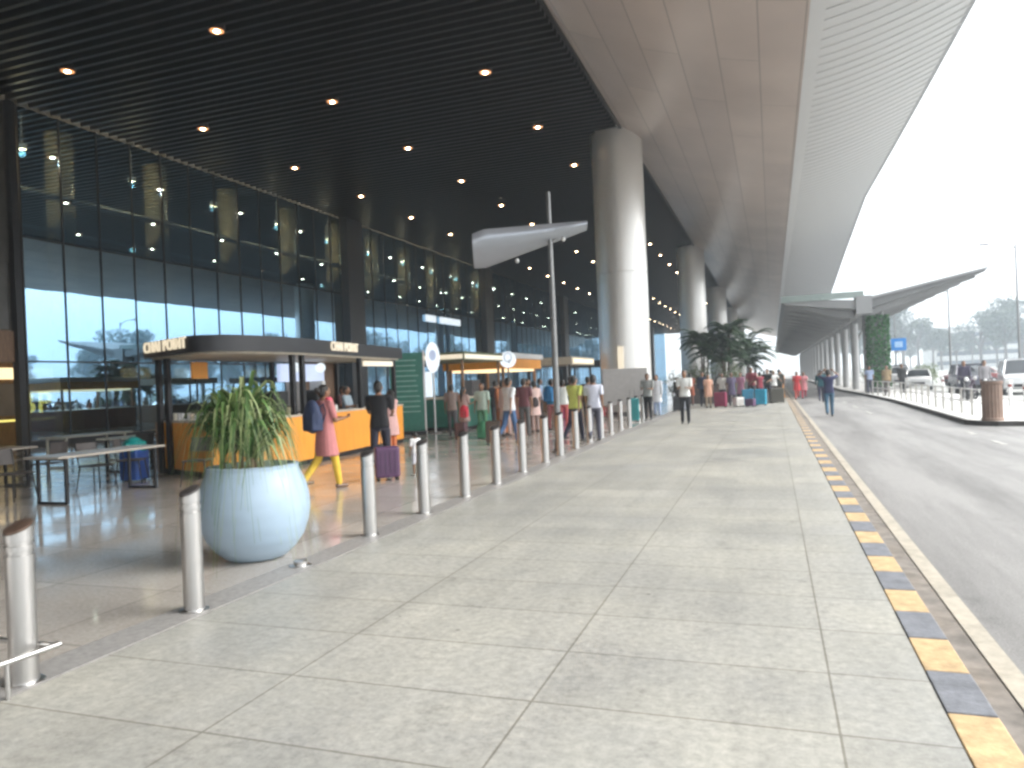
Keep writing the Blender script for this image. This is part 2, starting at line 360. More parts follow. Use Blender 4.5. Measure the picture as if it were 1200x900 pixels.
# traffic island beyond the road
isl = [(5.15,23.9),(5.35,23.35),(5.7,23.05),(6.4,22.95),(12,22.95),(40,22.9),(40,26.5),(9.6,26.8),(9.3,30),(9.1,50),(9.1,240),(5.3,240),(5.0,90),(4.9,62),(5.35,48),(5.5,40),(5.3,30)]
b = MB(); b.prism(isl,-.3,.0); o = b.build('traffic_island', M['island']); o['kind']='structure'
n = len(isl); b = MB()
cx = 7.2
def offs(i, d):
    p0, p1, p2 = Vector(isl[i-1]), Vector(isl[i]), Vector(isl[(i+1)%n])
    t = ((p1-p0).normalized() + (p2-p1).normalized()).normalized(); nn = Vector((t.y,-t.x)); return p1 + nn*d
for i in range(n):
    j = (i+1)%n
    a, c = offs(i,.10), offs(j,.10); p, q = Vector(isl[i]), Vector(isl[j])
    a2, c2 = offs(i,.004), offs(j,.004)
    b.add([(a2.x,a2.y,-.3),(c2.x,c2.y,-.3),(c.x,c.y,-.3),(a.x,a.y,-.3),(a2.x,a2.y,.012),(c2.x,c2.y,.012),(c.x,c.y,.012),(a.x,a.y,.012)],
          [(4,7,6,5),(3,2,6,7),(0,4,5,1)])
o = b.build('island_kerb', M['kerb_dark']); o['kind']='structure'

# ------------------------------------------------------------------ terminal building
XF = -24.4; YE = 186
T = thing('terminal_building', 'long glass fronted terminal with black slatted ceiling over the concourse', 'building', (XF,18,0))
def TB(mb, name, m, parent=None, **k):
    o = mb.build(name, m, **k); o.parent = parent or T
    if (parent or T) is T: o.matrix_parent_inverse = Matrix.Translation(-Vector((XF,18,0)))
    return o
b = MB(); y = -12
while y < YE:
    b.box(XF+.05, y, 11.98, -5.72, y+.13, 12.24); y += .42
TB(b,'slat_ceiling',M['slat'])
b = MB(); b.box(XF-26,-60,12.30,-5.6,YE,12.6); b.box(XF,-60,12.0,-5.7,-12.2,12.3); TB(b,'ceiling_void',M['plenum'])
b = MB(); b.box(XF-26,-60,12.62,-4.0,YE,15.5); TB(b,'roof',M['roof_top'])
# window bays
wy = [18.66 + 1.6*i for i in range(60)]; wy += [wy[-1]+1.75*(i+1) for i in range(40)]
wy = [y for y in wy if y < YE]
for i in range(len(wy)-1):
    y0, y1 = wy[i], wy[i+1]
    b = MB(); ang = random.uniform(-.006,.006)
    dx = math.sin(ang)*(y1-y0)/2
    b.box(XF-.012-dx, y0+.03, .25, XF+.0-dx, y1-.03, 11.95)
    w = TB(b,'window',M['glass'])
    for v in w.data.vertices:
        if v.co.y > (y0+y1)/2: v.co.x += 2*dx
    b = MB(); f = .022
    b.box(XF-.05,y0-f,.0,XF+.03,y0+.028,11.97)
    b.box(XF-.05,y0+.03,.0,XF+.032,y1-.037,.24)
    b.box(XF-.05,y0+.03,3.0,XF+.032,y1-.037,3.06)
    b.box(XF-.05,y0+.03,7.35,XF+.032,y1-.037,7.41)
    fr = b.build('window_frame', M['mullion'], w)
# heavy end post, dark pilasters outside the glass
for (y,wd) in [(18.35,.24)]:
    b = MB(); b.box(XF-.1,y-wd/2,0,XF+.18,y+wd/2,11.97); TB(b,'end_post',M['mullion'])
for y in [39.8, 62.5, 89, 113, 137, 161]:
    b = MB(); b.box(XF+.04,y-.9,0,XF+.55,y+.9,11.97); TB(b,'pilaster',mat('dark_pilaster',(.07,.07,.072),.35,metal=.3) if 'pil' not in M else M['pil'],bevel=.02)
# stone clad stretch left of the glass, with the open shop front in it
b = MB(); b.box(XF-.3,-60,4.1,XF-.02,18.2,11.97); b.box(XF-.3,-60,0,XF-.02,8,4.1)
TB(b,'stone_wall',mat('dark_stone',(.075,.068,.06),.25,var=.25,scale=1.5))
b = MB(); b.box(XF-.25,8.05,3.0,XF+.05,18.2,4.06); TB(b,'shop_fascia',M['brownwood'])
b = MB(); b.box(XF-3.2,8.05,0,XF-3,18.2,3.6); b.box(XF-3,8.1,3.62,XF-.26,18.2,3.7); TB(b,'shop_back_wall',mat('tan_wall',(.34,.25,.16),.6,var=.3,scale=1.6))
for z in (.9,1.5,2.1):
    b = MB(); b.box(XF-2.9,8.3,z,XF-2.45,17.9,z+.05); TB(b,'shelf',M['brownwood'])
# hall inside the glass
b = MB(); b.box(XF-25,-40,0,XF-24.6,YE,12.28); b.box(XF-24,-40.5,0,XF-.4,-40,12); TB(b,'inner_wall',mat('inner_wall',(.16,.14,.125),.7,var=.3,scale=.5))
b = MB(); b.box(XF-10,-30,4.6,XF-7,YE,5.1); TB(b,'mezzanine',mat('mezzanine',(.22,.20,.18),.6,var=.2,scale=.7))
b = MB(); b.tube([(XF-1.2,-30,9.4),(XF-1.2,YE,9.4)],.14,8); b.tube([(XF-1.6,-30,8.2),(XF-1.6,YE,8.2)],.08,8); TB(b,'service_pipe',mat('pipe_grey',(.45,.45,.43),.5))
for i in range(30):
    y = 12.2+4.85*i
    b = MB(); b.lathe([(.5,0),(.5,12.2)],20,(XF-2.0,y,0)); TB(b,'inner_column',M.setdefault('icol',mat('inner_column',(.75,.62,.38),.4,var=.15,scale=1)),smooth=True)
sg = MB(); sg.box(XF-1.2,17.3,.95,XF-1.1,20.6,1.02)
TB(sg,'glowing_shelf_edge',M['yellow_glow'])
text_obj('shop_lettering','BP',1.15,M['sign_yellow'],T,(-1.2,1.85,1.55),(R(90),0,R(90)),.03)
for a0 in ((12.2,1.3),(14,1.9),(16,1.3),(10.4,2.2)):
    b = MB(); b.box(XF-2.6,a0[0],a0[1],XF-2.5,a0[0]+1.1,a0[1]+.35); TB(b,'lit_display',M['warm_glow'])
for xx,ys in ((XF-.8,[14.6+4.85*i for i in range(11)]),(XF-12,[20,35,55,80])):  # lamps added between the bays and behind to brighten the inner columns
    for y in ys:
        hl=bpy.data.lights.new('hall_fill_light','POINT'); hl.shadow_soft_size=.12; hl.energy=170 if xx>XF-2 else 300; hl.color=(1,.84,.60); ho=bpy.data.objects.new('hall_fill_light',hl); COL.objects.link(ho); ho.location=(xx,y,10.6)
        t_=tag(MB().lathe([(.14,0),(.16,.03),(.16,.2),(.02,.24),(.015,1.3)],16,(0,0,0)).build('hall_fill_lamp',M['lamp_hall'],loc=(xx,y,10.75)),'round lamp added inside the glass hall to light the inner columns','ceiling light','added lamps inside the glass hall')
# shop row inside the glass: counters
for (y0,y1,m_) in [(20,24,'brownwood'),(26,31,'cream'),(33,38,'brownwood'),(47,56,'cream')]:
    b = MB(); b.box(XF-5,y0,0,XF-4,y1,1.1); b.box(XF-5,y0,2.4,XF-4,y1,3.2); TB(b,'inner_counter',M[m_])
    b = MB(); b.box(XF-3.98,y0+.3,2.55,XF-3.95,y1-.3,3.0); TB(b,'inner_shop_light',M['warm_glow'])
for i,(y0,y1) in enumerate([(50.2,51.9),(52.7,56.6)]):
    b = MB(); b.box(XF+.06,y0,6.45,XF+.16,y1,6.95); TB(b,'lit_sign_panel',M['white_glow'])

# ------------------------------------------------------------------ big canopy (soffit) outside the ceiling
C1 = thing('roof_canopy', 'huge pale metal canopy sweeping over the pavement and road edge', 'canopy', (0,0,9.8))
def ex(y):   # outer edge grows along the building
    if y < 45: return 5.2 + .12*math.sin(y/45*math.pi)
    if y < 66: return 5.2 + (y-45)/21*.75
    return min(8.2, 5.95 + (y-66)/30*1.15)
def prof_in(y):
    P0 = Vector((-5.5,12.0)); P1 = Vector((-2.6,10.5)); P2 = Vector((1.12,9.8)); out=[]
    for i in range(13):
        t=i/12; out.append(P0*(1-t)**2 + P1*2*t*(1-t) + P2*t*t)
    return out
def prof_out(y):
    x1 = ex(y); P0=Vector((1.125,9.8)); P1=Vector((2.9,9.98)); P2=Vector((x1,11.0)); out=[]
    for i in range(11):
        t=i/10; out.append(P0*(1-t)**2 + P1*2*t*(1-t) + P2*t*t)
    return out
YS = [-60+3*i for i in range(83)]
def loft(prof, name, m):
    b = MB(); k=len(prof(0)); 
    for y in YS: b.v += [(p.x,y,p.y-9.8) for p in prof(y)]
    for j in range(len(YS)-1):
        for i in range(k-1): b.f.append((j*k+i, j*k+i+1, (j+1)*k+i+1, (j+1)*k+i)); b.m.append(0)
    return b.build(name, m, C1, smooth=True)
loft(prof_in,'inner_soffit',M['soffit_in'])
loft(prof_out,'outer_soffit',M['soffit_out'])
b = MB()
for y in YS[:-1]: pass
k=3
for y in YS: b.v += [(-5.5,y,2.2),(-5.5,y,2.9),(-3.5,y,5.5),(1.1,y,2.6),(ex(y)+.02,y,1.5),(ex(y)+.02,y,1.205)]
for j in range(len(YS)-1):
    for i in range(5): b.f.append((j*6+i,(j+1)*6+i,(j+1)*6+i+1,j*6+i+1)); b.m.append(0)
b.build('canopy_top', M['roof_top'], C1)
# dark gap between the two skins and slim edge trims
b = MB(); b.box(-5.62,-60,2.12,-5.5,186,2.9); b.build('inner_edge_trim', M['mullion'], C1)
# transverse standing ribs of the outer skin
b = MB(); y = -20
while y < 186:
    pr = prof_out(y)[1:]; w=.07; h=.022
    for a, c in zip(pr[:-1],pr[1:]):
        n2 = Vector((c.y-a.y, -(c.x-a.x))).normalized()*h
        y2 = y
        b.add([(a.x,y2,a.y-9.8),(a.x,y2+w,a.y-9.8),(c.x,y2+w,c.y-9.8),(c.x,y2,c.y-9.8),
               (a.x+n2.x,y2,a.y-9.8+n2.y),(a.x+n2.x,y2+w,a.y-9.8+n2.y),(c.x+n2.x,y2+w,c.y-9.8+n2.y),(c.x+n2.x,y2,c.y-9.8+n2.y)],
              [(4,7,6,5),(0,4,5,1),(3,2,6,7),(0,3,7,4),(1,5,6,2)])
    y += .55
b.build('standing_seam', M['soffit_out'], C1)
b = MB()
for j in range(len(YS)-1):
    y0,y1=YS[j],YS[j+1]; a,c=ex(y0),ex(y1)
    b.add([(a-.14,y0,1.16),(a+.03,y0,1.16),(c+.03,y1,1.16),(c-.14,y1,1.16),(a-.14,y0,1.30),(a+.03,y0,1.30),(c+.03,y1,1.30),(c-.14,y1,1.30)],[(0,3,2,1),(4,5,6,7),(0,1,5,4),(1,2,6,5),(2,3,7,6),(3,0,4,7)])
b.build('edge_gutter', mat('edge_grey',(.40,.41,.42),.4,metal=.4), C1)

# ------------------------------------------------------------------ columns
def column(y, label, mats=None):
    c = thing('column', label, 'column', (-5.92,y,0), 0, 'round metal columns under the canopy')
    MB().lathe([(1.08,.0),(1.08,6.0),(1.065,6.01),(1.065,6.03),(1.08,6.04),(1.08,12.28)],48).build('shaft',M['column'],c,smooth=True)
    MB().lathe([(1.13,.005),(1.13,.16),(1.09,.18)],48).build('base',M['steel_dark'],c,smooth=True)
    return c
c0 = column(31.6,'nearest round metal column, behind the grey display board')
for y,l in [(1.0,'round metal column beside the low steel rail, behind the viewer'),(62.0,'second round metal column, standing behind the palm planter'),(92.5,'third round metal column down the walkway, next beyond the palm planter'),(123,'fourth round metal column far down the walkway'),(153.5,'farthest round metal column near the open end of the walkway')]:
    copy_tree(c0,(-5.92,y,0),0,l)

# ------------------------------------------------------------------ downlights
d0 = None
for gx in (-8.6,-14.5,-20.45):
    for i in range(-2,28):
        y = 17.2 - 5.85 + 5.85*i + (.2 if gx<-20 else 0)
        if y > 180: continue
        if d0 is None:
            d0 = thing('ceiling_light','small round warm downlight set in the black slatted ceiling','ceiling light',(gx,y,11.95),0,'downlights in the black slatted ceiling')
            b = MB(); b.lathe([(.20,-.02),(.23,-.02),(.23,.18),(.20,.18)],20); b.build('trim_ring',M['blk'],d0,smooth=True)
            MB().lathe([(.195,-.03),(.195,-.021)],20).build('reflector',M['lamp_halo'],d0); MB().lathe([(.07,-.045),(.07,-.031)],16).build('lens',M['lamp'],d0)  # outer disc glows by itself to imitate the halo round the lens
        else: copy_tree(d0,(gx,y,11.95),0)

# ------------------------------------------------------------------ bollards
BG='steel bollards between pavement and concourse'
b0 = None
by = [(-4.1,3.04),(-4.13,4.39),(-4.2,7.07),(-4.2,8.4),(-4.2,9.72),(-4.2,11.0),(-4.25,12.45),(-4.28,13.95),(-4.32,15.2),(-4.38,16.75),(-4.42,18.3),(-4.46,19.85),(-4.52,21.4),(-4.56,23.1),(-4.6,24.8),(-4.65,26.5),(-4.7,28.2),(-4.75,30)]
ords=['nearest','second','third','fourth','fifth','sixth','seventh','eighth','ninth','tenth','eleventh','twelfth','thirteenth','fourteenth','fifteenth','sixteenth','seventeenth','farthest']
lab={0:'brown topped steel bollard beside the low rail, nearest of its row',1:'steel bollard just in front of the blue planter',2:'first steel bollard beyond the blue planter, before the woman in pink',3:'steel bollard in front of the purple suitcase, fourth of its row'}
for i,(x,y) in enumerate(by):
    l = lab.get(i, 'steel bollard with slanted top, %s in its row counted from the low rail' % ords[i])
    if b0 is None:
        b0 = thing('bollard',l,'bollard',(x,y,0),0,BG)
        mb = MB(); r=.074; n=28
        prof=[(r,.012),(r,.735),(r-.006,.738),(r-.006,.757),(r,.76),(r,.79),(r-.006,.793),(r-.006,.812),(r,.815)]
        mb.lathe(prof+[(r,.86)],n)
        k=len(mb.v)-n
        for q in range(n):
            v=mb.v[k+q]; mb.v[k+q]=(v[0],v[1],.885+(v[1])*.42)
        mb.build('post',M['steel'],b0,smooth=True)
        mb=MB(); mb.lathe([(r-.002,.0),(r-.002,.012),(r-.014,.018)],n)
        for q in range(3*n):
            v=mb.v[q]; mb.v[q]=(v[0],v[1],v[2]+.887+v[1]*.42)
        mb.build('cap',M['cap_brown'],b0,smooth=True)  # brown reflection on the slanted steel top, painted as cap colour
        mb=MB().lathe([(.105,.0),(.105,.01),(.09,.014)],n); mb.build('base_flange',M['steel'],b0,smooth=True)
    else: copy_tree(b0,(x,y,0),random.uniform(-.3,.3),l,{'cap':M['steel_dark']})
t = tag(MB().lathe([(.10,.0),(.10,.012),(.06,.016),(.06,.05),(.05,.055)],20).build('bollard_socket',M['steel'],loc=(-4.14,5.72,0),smooth=True),'short steel stub socket in the floor beside the blue planter','bollard socket')

# low steel rail at the corner
t = thing('low_rail','low polished steel guard rail at the foot of the nearest bollard','guard rail',(-3.96,2.84,0))
mb=MB(); mb.tube([(.02,.30,.20),(0,0,.20),(-.02,-.12,.20),(.0,-.9,.20)],.017,10); mb.tube([(0.02,.27,.20),(-.42,.27,.20),(-1.2,.22,.20)],.014,10); mb.build('rail',M['steel'],t,smooth=True)
for y in (0.0,-.8): MB().tube([(0,y,0),(0,y,.19)],.014,10).build('post',M['steel'],t,smooth=True)
MB().tube([(-1.0,.24,0),(-1.0,.24,.19)],.014,10).build('post',M['steel'],t,smooth=True)

# ------------------------------------------------------------------ planter with arching ribbon plant
PX,PY=-4.83,5.98
pt = thing('planter','large rounded pale blue pot standing behind the bollards','planter',(PX,PY,0))
prof=[(.25,0),(.29,.015),(.375,.09),(.455,.20),(.505,.33),(.527,.47),(.520,.60),(.49,.72),(.45,.81),(.43,.87),(.432,.90)]
pr2=[]
import bisect
for i in range(len(prof)-1):
    for s in range(3):
        t_=s/3; pr2.append((prof[i][0]*(1-t_)+prof[i+1][0]*t_,prof[i][1]*(1-t_)+prof[i+1][1]*t_))
pr2 += [prof[-1],(.39,.905),(.385,.84),(.375,.80)]
MB().lathe(pr2,56).build('pot',M['pot'],pt,smooth=True,angle=60)
MB().lathe([(.37,.78),(.37,.83)],32).build('soil',M['soil'],pt)
def leaf_mat(name,c1,c2,tr=.25):
    m,nt,b=newmat(name); L=nt.links.new
    oi=N(nt,'ShaderNodeNewGeometry'); cr=N(nt,'ShaderNodeValToRGB'); L(oi.outputs['Random Per Island'],cr.inputs[0])
    e=cr.color_ramp.elements; e[0].color=(*c1,1); e[1].color=(*c2,1)
    L(cr.outputs[0],b.inputs['Base Color']); b.inputs['Roughness'].default_value=.45
    t=N(nt,'ShaderNodeBsdfTranslucent'); L(cr.outputs[0],t.inputs['Color']); mx=N(nt,'ShaderNodeMixShader'); mx.inputs[0].default_value=tr
    L(b.outputs[0],mx.inputs[1]); L(t.outputs[0],mx.inputs[2]); L(mx.outputs[0],nt.nodes['Material Output'].inputs[0]); return m
M['leaf']=leaf_mat('ribbon_leaf',(.035,.09,.025),(.15,.26,.08)); M['leaf_pale']=leaf_mat('pale_leaf',(.26,.36,.13),(.44,.48,.26))
M['palm']=leaf_mat('palm_leaf',(.025,.055,.03),(.07,.12,.06)); M['bush']=leaf_mat('bush_leaf',(.09,.13,.05),(.22,.26,.13))
M['tree_leaf']=leaf_mat('tree_leaf',(.03,.05,.03),(.08,.11,.06),.15); M['green_wall']=leaf_mat('green_wall_leaf',(.02,.10,.03),(.07,.22,.06),.1)
pl = thing('ribbon_plant','bushy plant with long arching striped leaves growing in the blue pot','plant',(PX,PY,.81)); pl.scale=(1.24,1.24,1.10); pl.location=(PX-.10,PY-.02,.81)
def ribbon(mb, base, az, reach, height, droop, w, seg=9):
    d=Vector((math.cos(az),math.sin(az),0)); sd=Vector((-math.sin(az),math.cos(az),0)); pts=[]
    for i in range(seg+1):
        t=i/seg; r=reach*(t**1.15); z=height*math.sin(min(1,t*1.25)*math.pi/2)*1.0 - droop*max(0,t-.45)**1.6*2.6
        pts.append(base+d*r+Z*z+sd*(.05*math.sin(t*5+az*7)*t))
    vs=[];fs=[]
    for i,p in enumerate(pts):
        t=i/seg; ww=w*(math.sin(min(1,.25+t*1.1)*math.pi))**.6 if i<seg else .001
        ww=max(ww,.001); vs+= [p-sd*ww+Z*ww*.4, p, p+sd*ww+Z*ww*.4]
    for i in range(seg): 
        a=i*3; fs+=[(a,a+1,a+4,a+3),(a+1,a+2,a+5,a+4)]
    mb.add(vs,fs)
mb=MB(); mb2=MB(); rnd=random.Random(4)
for s in range(7):
    a=s*2.4; r=.05+.03*s; hh=[.58,.46,.50,.38,.42,.30,.28][s]
    base=Vector((r*math.cos(a),r*math.sin(a),0)); 
    for q in range(85):
        az=rnd.uniform(0,6.283); st=base+Z*hh*rnd.uniform(.3,1)
        inn=rnd.random(); reach=.16+.36*inn**.5; 
        (ribbon(mb if rnd.random()<.62 else mb2, st, az, reach, rnd.uniform(.24,.40)*(1.2-.35*inn), rnd.uniform(.55,1.3)*(.35+.9*inn), rnd.uniform(.013,.022)))
mb.build('green_leaves',M['leaf'],pl,smooth=True,angle=90); mb2.build('striped_leaves',M['leaf_pale'],pl,smooth=True,angle=90)
mb=MB()
for s in range(7):
    a=s*2.4; r=.05+.03*s; hh=[.50,.40,.44,.34,.38,.30,.28][s]
    mb.tube([(r*math.cos(a),r*math.sin(a),-.02),(r*1.1*math.cos(a),r*1.1*math.sin(a),hh)],[.022,.014],8)
mb.build('stems',mat('cane',(.20,.15,.09),.8),pl)

# ------------------------------------------------------------------ lamp pole with wing
lp = thing('street_lamp','slim dark pole carrying a wide metal reflector wing, among the bollards','street lamp',(-4.55,15.87,0))
MB().tube([(0,0,0),(0,0,2.9),(0,0,5.8)],[.075,.065,.045],16).build('pole',M['pole'],lp,smooth=True)
MB().lathe([(.16,0),(.16,.03),(.09,.05),(.085,.25)],20).build('base',M['steel_dark'],lp,smooth=True)
mb=MB(); NS=28
ux=Vector((math.cos(yaw),math.sin(yaw),0)); uy=Vector((-ux.y,ux.x,0))
for side in (0,1):
    for i in range(NS+1):
        t=i/NS; xx=-1.72+2.55*t
        half=.34*(1-t)+.10
        half*= .82+.18*min(1,t/.1)
        zc=4.52+.47*t
        for j in range(7):
            s=j/6-.5; bow=-.10*(1-4*s*s)
            p=ux*xx+uy*(-s*half*1.2+side*.03)+Z*(zc+s*half*1.9+.03)+uy*bow*2
            mb.v.append(tuple(p))
W=7; o2=(NS+1)*W
for side in (0,1):
    for i in range(NS):
        for j in range(6):
            a=side*o2+i*W+j; mb.f.append((a,a+1,a+W+1,a+W)); mb.m.append(0)
for i in range(NS):
    for j in (0,6):
        a=i*W+j; mb.f.append((a,a+W,a+W+o2,a+o2)); mb.m.append(0)
for i in (0,NS):
    for j in range(6): a=i*W+j; mb.f.append((a,a+1,a+1+o2,a+o2)); mb.m.append(0)
mb.build('reflector_wing',M['wing'],lp,smooth=True)
mb=MB(); mb.tube([Vector((0,0,5.0)),ux*-.7+Z*4.78],.025,8); mb.tube([Vector((0,0,4.7)),ux*.45+Z*4.95],.025,8); mb.build('bracket',M['pole'],lp)
for q in (-.75,.30):
    mb=MB(); p=ux*q+Z*(4.30+.42*(q+.75)); mb.ball(p,.045,.045,.055); mb.build('lamp_head',M['white'],lp,smooth=True)

# ------------------------------------------------------------------ kiosk one (tea kiosk)
K = thing('tea_kiosk','black roofed tea kiosk with orange counters and cream lettering','kiosk',(-11.2,15.7,0))
KO=Vector((11.2,-15.7,0))
def KB(mb,name,m,par=K,**k):
    mb.v=[tuple(Vector(v)+KO) for v in mb.v]; return mb.build(name,m,par,**k)
def rrect(x0,y0,x1,y1,r,n=6):
    out=[]
    for cx,cy,a0 in ((x1-r,y0+r,-90),(x1-r,y1-r,0),(x0+r,y1-r,90),(x0+r,y0+r,180)):
        for i in range(n+1):
            a=R(a0+90*i/n); out.append((cx+r*math.cos(a),cy+r*math.sin(a)))
    return out
RP=[(-12.35,12.15),(-12.28,11.95),(-12.1,11.85),(-10.45,11.15),(-10.2,11.1),(-9.95,11.18),(-9.75,11.35),(-9.6,11.65),(-9.48,12.1),(-9.42,12.7),(-9.42,13.4),(-9.5,14.2),(-9.62,15.2),(-9.78,16.4),(-9.98,18),(-10.15,19.3),(-12.35,19.3)]
KB(MB().prism(RP,2.42,2.73),'roof',M['blk_fascia'],smooth=True)
RC=Vector((-11,15.3)); KB(MB().prism([tuple(RC+(Vector(p)-RC)*.955) for p in RP],2.385,2.42),'roof_lining',M['cream'])
for x,y in ((-12.15,12.2),(-11.75,12.02),(-9.66,13.35),(-9.7,13.75),(-9.98,16.6),(-10.3,19.0),(-12.2,19.0),(-12.2,16)):
    KB(MB().box(x-.05,y-.05,0,x+.05,y+.05,2.385),'post',M['blk'])
# counters
def counter(pts):
    cc=Vector((sum(p[0] for p in pts)/len(pts),sum(p[1] for p in pts)/len(pts)))
    def gr(d): return [tuple(cc+(Vector(p)-cc)*(1+d/max(.2,(Vector(p)-cc).length))) for p in pts]
    c=KB(MB().prism(pts,.10,1.06),'counter',M['orange'],bevel=.015)
    KB(MB().prism(gr(-.06),.0,.10),'counter_plinth',M['blk'],c)
    KB(MB().prism(gr(.04),1.06,1.10),'counter_top',M['counter_top'],c,bevel=.008)
    return c
counter([(-12.25,12.3),(-10.1,11.35),(-9.80,11.9),(-12.05,12.85)]); counter([(-10.40,12.25),(-9.76,11.96),(-9.58,13.3),(-9.70,15.1),(-10.3,15.1),(-10.18,13.3)]); counter([(-9.76,15.15),(-10.15,19.2),(-10.75,19.2),(-10.36,15.15)])
KB(MB().box(-12.5,12.4,0,-12.35,19,1.06),'back_counter',M['brownwood'])
KB(MB().box(-12.35,17.0,1.06,-12.25,19.1,2.38),'back_panel',M['brownwood'])
text_obj('lettering','CHAI POINT',.31,M['cream_glow'],K,(-11.27+11.2,11.47-15.7,2.60),(R(90),0,R(-23)),.02,sx=1.02)
text_obj('lettering','CHAI POINT',.30,M['cream_glow'],K,(-9.62+11.2,15.4-15.7,2.60),(R(90),0,R(97)),.02,sx=.8)
KB(MB().box(-11.6,15.4,1.85,-11.5,17.3,2.3),'menu_screen',M['blue_glow'])
for y in (15.75,16.85): KB(MB().ball((-11.3,y,2.2),.13),'pendant_lamp',M['white_glow'],smooth=True)
for y in (15.6,16.6): KB(MB().box(-11.5,y,1.1,-11.1,y+.14,1.85),'white_dispenser',M['white'],bevel=.01)
for y0 in (15.9,14.2): KB(MB().box(-11.3,y0,1.06,-10.8,y0+.55,1.62),'coffee_machine',M['blk'],bevel=.03)
KB(MB().box(-11.3,14,0,-10.75,17.3,1.05),'inner_worktop',M['steel_dark'])
KB(MB().box(-10.24,17.2,2.2,-10.2,18.8,2.34),'light_strip',M['cream_glow'])
KB(MB().box(-11.4,12.3,1.95,-11.36,12.75,2.3),'orange_poster',M['orange'])
# small goods on the counters
rnd=random.Random(9)
for i in range(12):
    x=rnd.uniform(-12.3,-10.6); col=rnd.choice([(.7,.7,.7),(.6,.5,.4),(.75,.72,.6),(.3,.3,.35)])
    tag(MB().lathe([(.035,0),(.045,.12),(.047,.125),(.04,.14)],12).build('paper_cup',cm(col,.5),loc=(-12.0+i*.155,12.5-i*.068+rnd.uniform(-.12,.12),1.10),smooth=True),'paper cup standing on the near end of the orange tea counter','cup','paper cups on the tea counter')
for i,(y,c,h) in enumerate([(12.9,(.25,.3,.15),.24),(13.9,(.6,.55,.4),.2),(15.9,(.75,.74,.7),.16),(17.2,(.6,.6,.6),.12),(19.2,(.55,.42,.3),.2)]):
    names=['green lidded jar on the orange counter behind the ribbon plant','tan jar on the orange counter left of the woman in pink','white jar on the orange counter right of the woman in pink','grey jar mid way along the orange counter','brown jar at the far end of the orange counter']
    j=thing('jar',names[i],'jar',(-9.95-.08*max(0,y-14),y-.3,1.10),0,'jars on the tea counter')
    MB().lathe([(.06,0),(.07,.02),(.07,h-.05),(.05,h-.03)],16).build('glass_body',cm(c,.3),j,smooth=True)
    MB().lathe([(.056,h-.03),(.056,h)],16).build('lid',M['steel_dark'],j)

# tall green menu board
g=thing('menu_board','tall dark green board with rows of pale lines past the tea kiosk','sign board',(-11.45,22.0,0),R(24))
MB().box(-.55,-.05,.12,.55,.05,2.72).build('panel',M['green_panel'],g,bevel=.01)
mb=MB()
for i in range(11): mb.box(-.47,-.056,.75+i*.17,.30+.15*random.random(),-.052,.785+i*.17)
mb.build('menu_lines',M['green_light'],g)
MB().box(.56,-.06,.0,.61,.06,2.78).build('frame',M['white'],g); MB().box(-.6,-.2,0,.6,.2,.12).build('base',M['blk'],g)

# kiosk two: green coffee counter
K2=thing('coffee_kiosk','green coffee counter with cream lit header behind the oval sign','kiosk',(-11.3,25.6,0))
def kb2(mb,name,m,par,**k): return mb.build(name,m,par,**k)
kb2(MB().box(-1.2,-1.9,.0,1.2,1.9,.1),'plinth',M['blk'],K2)
kb2(MB().box(-1.1,-1.8,.1,1.1,1.8,1.1),'counter',M['green_panel'],K2,bevel=.02)
kb2(MB().box(-1.15,-1.85,1.1,1.15,1.85,1.15),'counter_top',M['cream'],K2)
for x in (-1.1,1.1):
    for y in (-1.8,1.8): kb2(MB().box(x-.04,y-.04,1.15,x+.04,y+.04,2.45),'post',M['brownwood'],K2)
kb2(MB().box(-1.25,-1.95,2.45,1.25,1.95,2.75),'roof',mat('olive_roof',(.10,.12,.06),.5),K2)
kb2(MB().box(1.252,-1.9,2.50,1.27,1.9,2.66),'header_light',M['cream_glow'],K2); kb2(MB().box(-1.2,-1.97,2.50,1.2,-1.953,2.66),'header_light',M['cream_glow'],K2)
kb2(MB().box(-.9,-1.82,1.2,-.1,-1.75,2.1),'lit_menu',M['white_glow'],K2)
kb2(MB().box(.1,.3,1.15,.6,1.1,1.75),'coffee_machine',M['steel_dark'],K2,bevel=.02)
# oval sign
s=thing('oval_sign','tall white oval sign on a post in front of the green counter','sign',(-10.75,22.6,0),R(24))
mb=MB(); pts=[(.24*math.cos(a),.52*math.sin(a)) for a in [2*math.pi*i/24 for i in range(24)]]
mb.extrude_y([(p[0],p[1]+2.55) for p in pts],-.04,.04); mb.build('sign_face',M['white_glow'],s)
mb=MB(); mb.extrude_y([(p[0]*.5,p[1]*.35+2.62) for p in pts],-.05,-.042); mb.build('emblem',emis('sign_blue_glow',(.45,.62,1),.16),s)  # emblem given a faint glow to lift its face out of shade
MB().tube([(0,0,0),(0,0,2.05)],.035,10).build('post',M['steel'],s,smooth=True); MB().lathe([(.2,0),(.2,.03),(.05,.04)],20).build('base',M['steel_dark'],s)
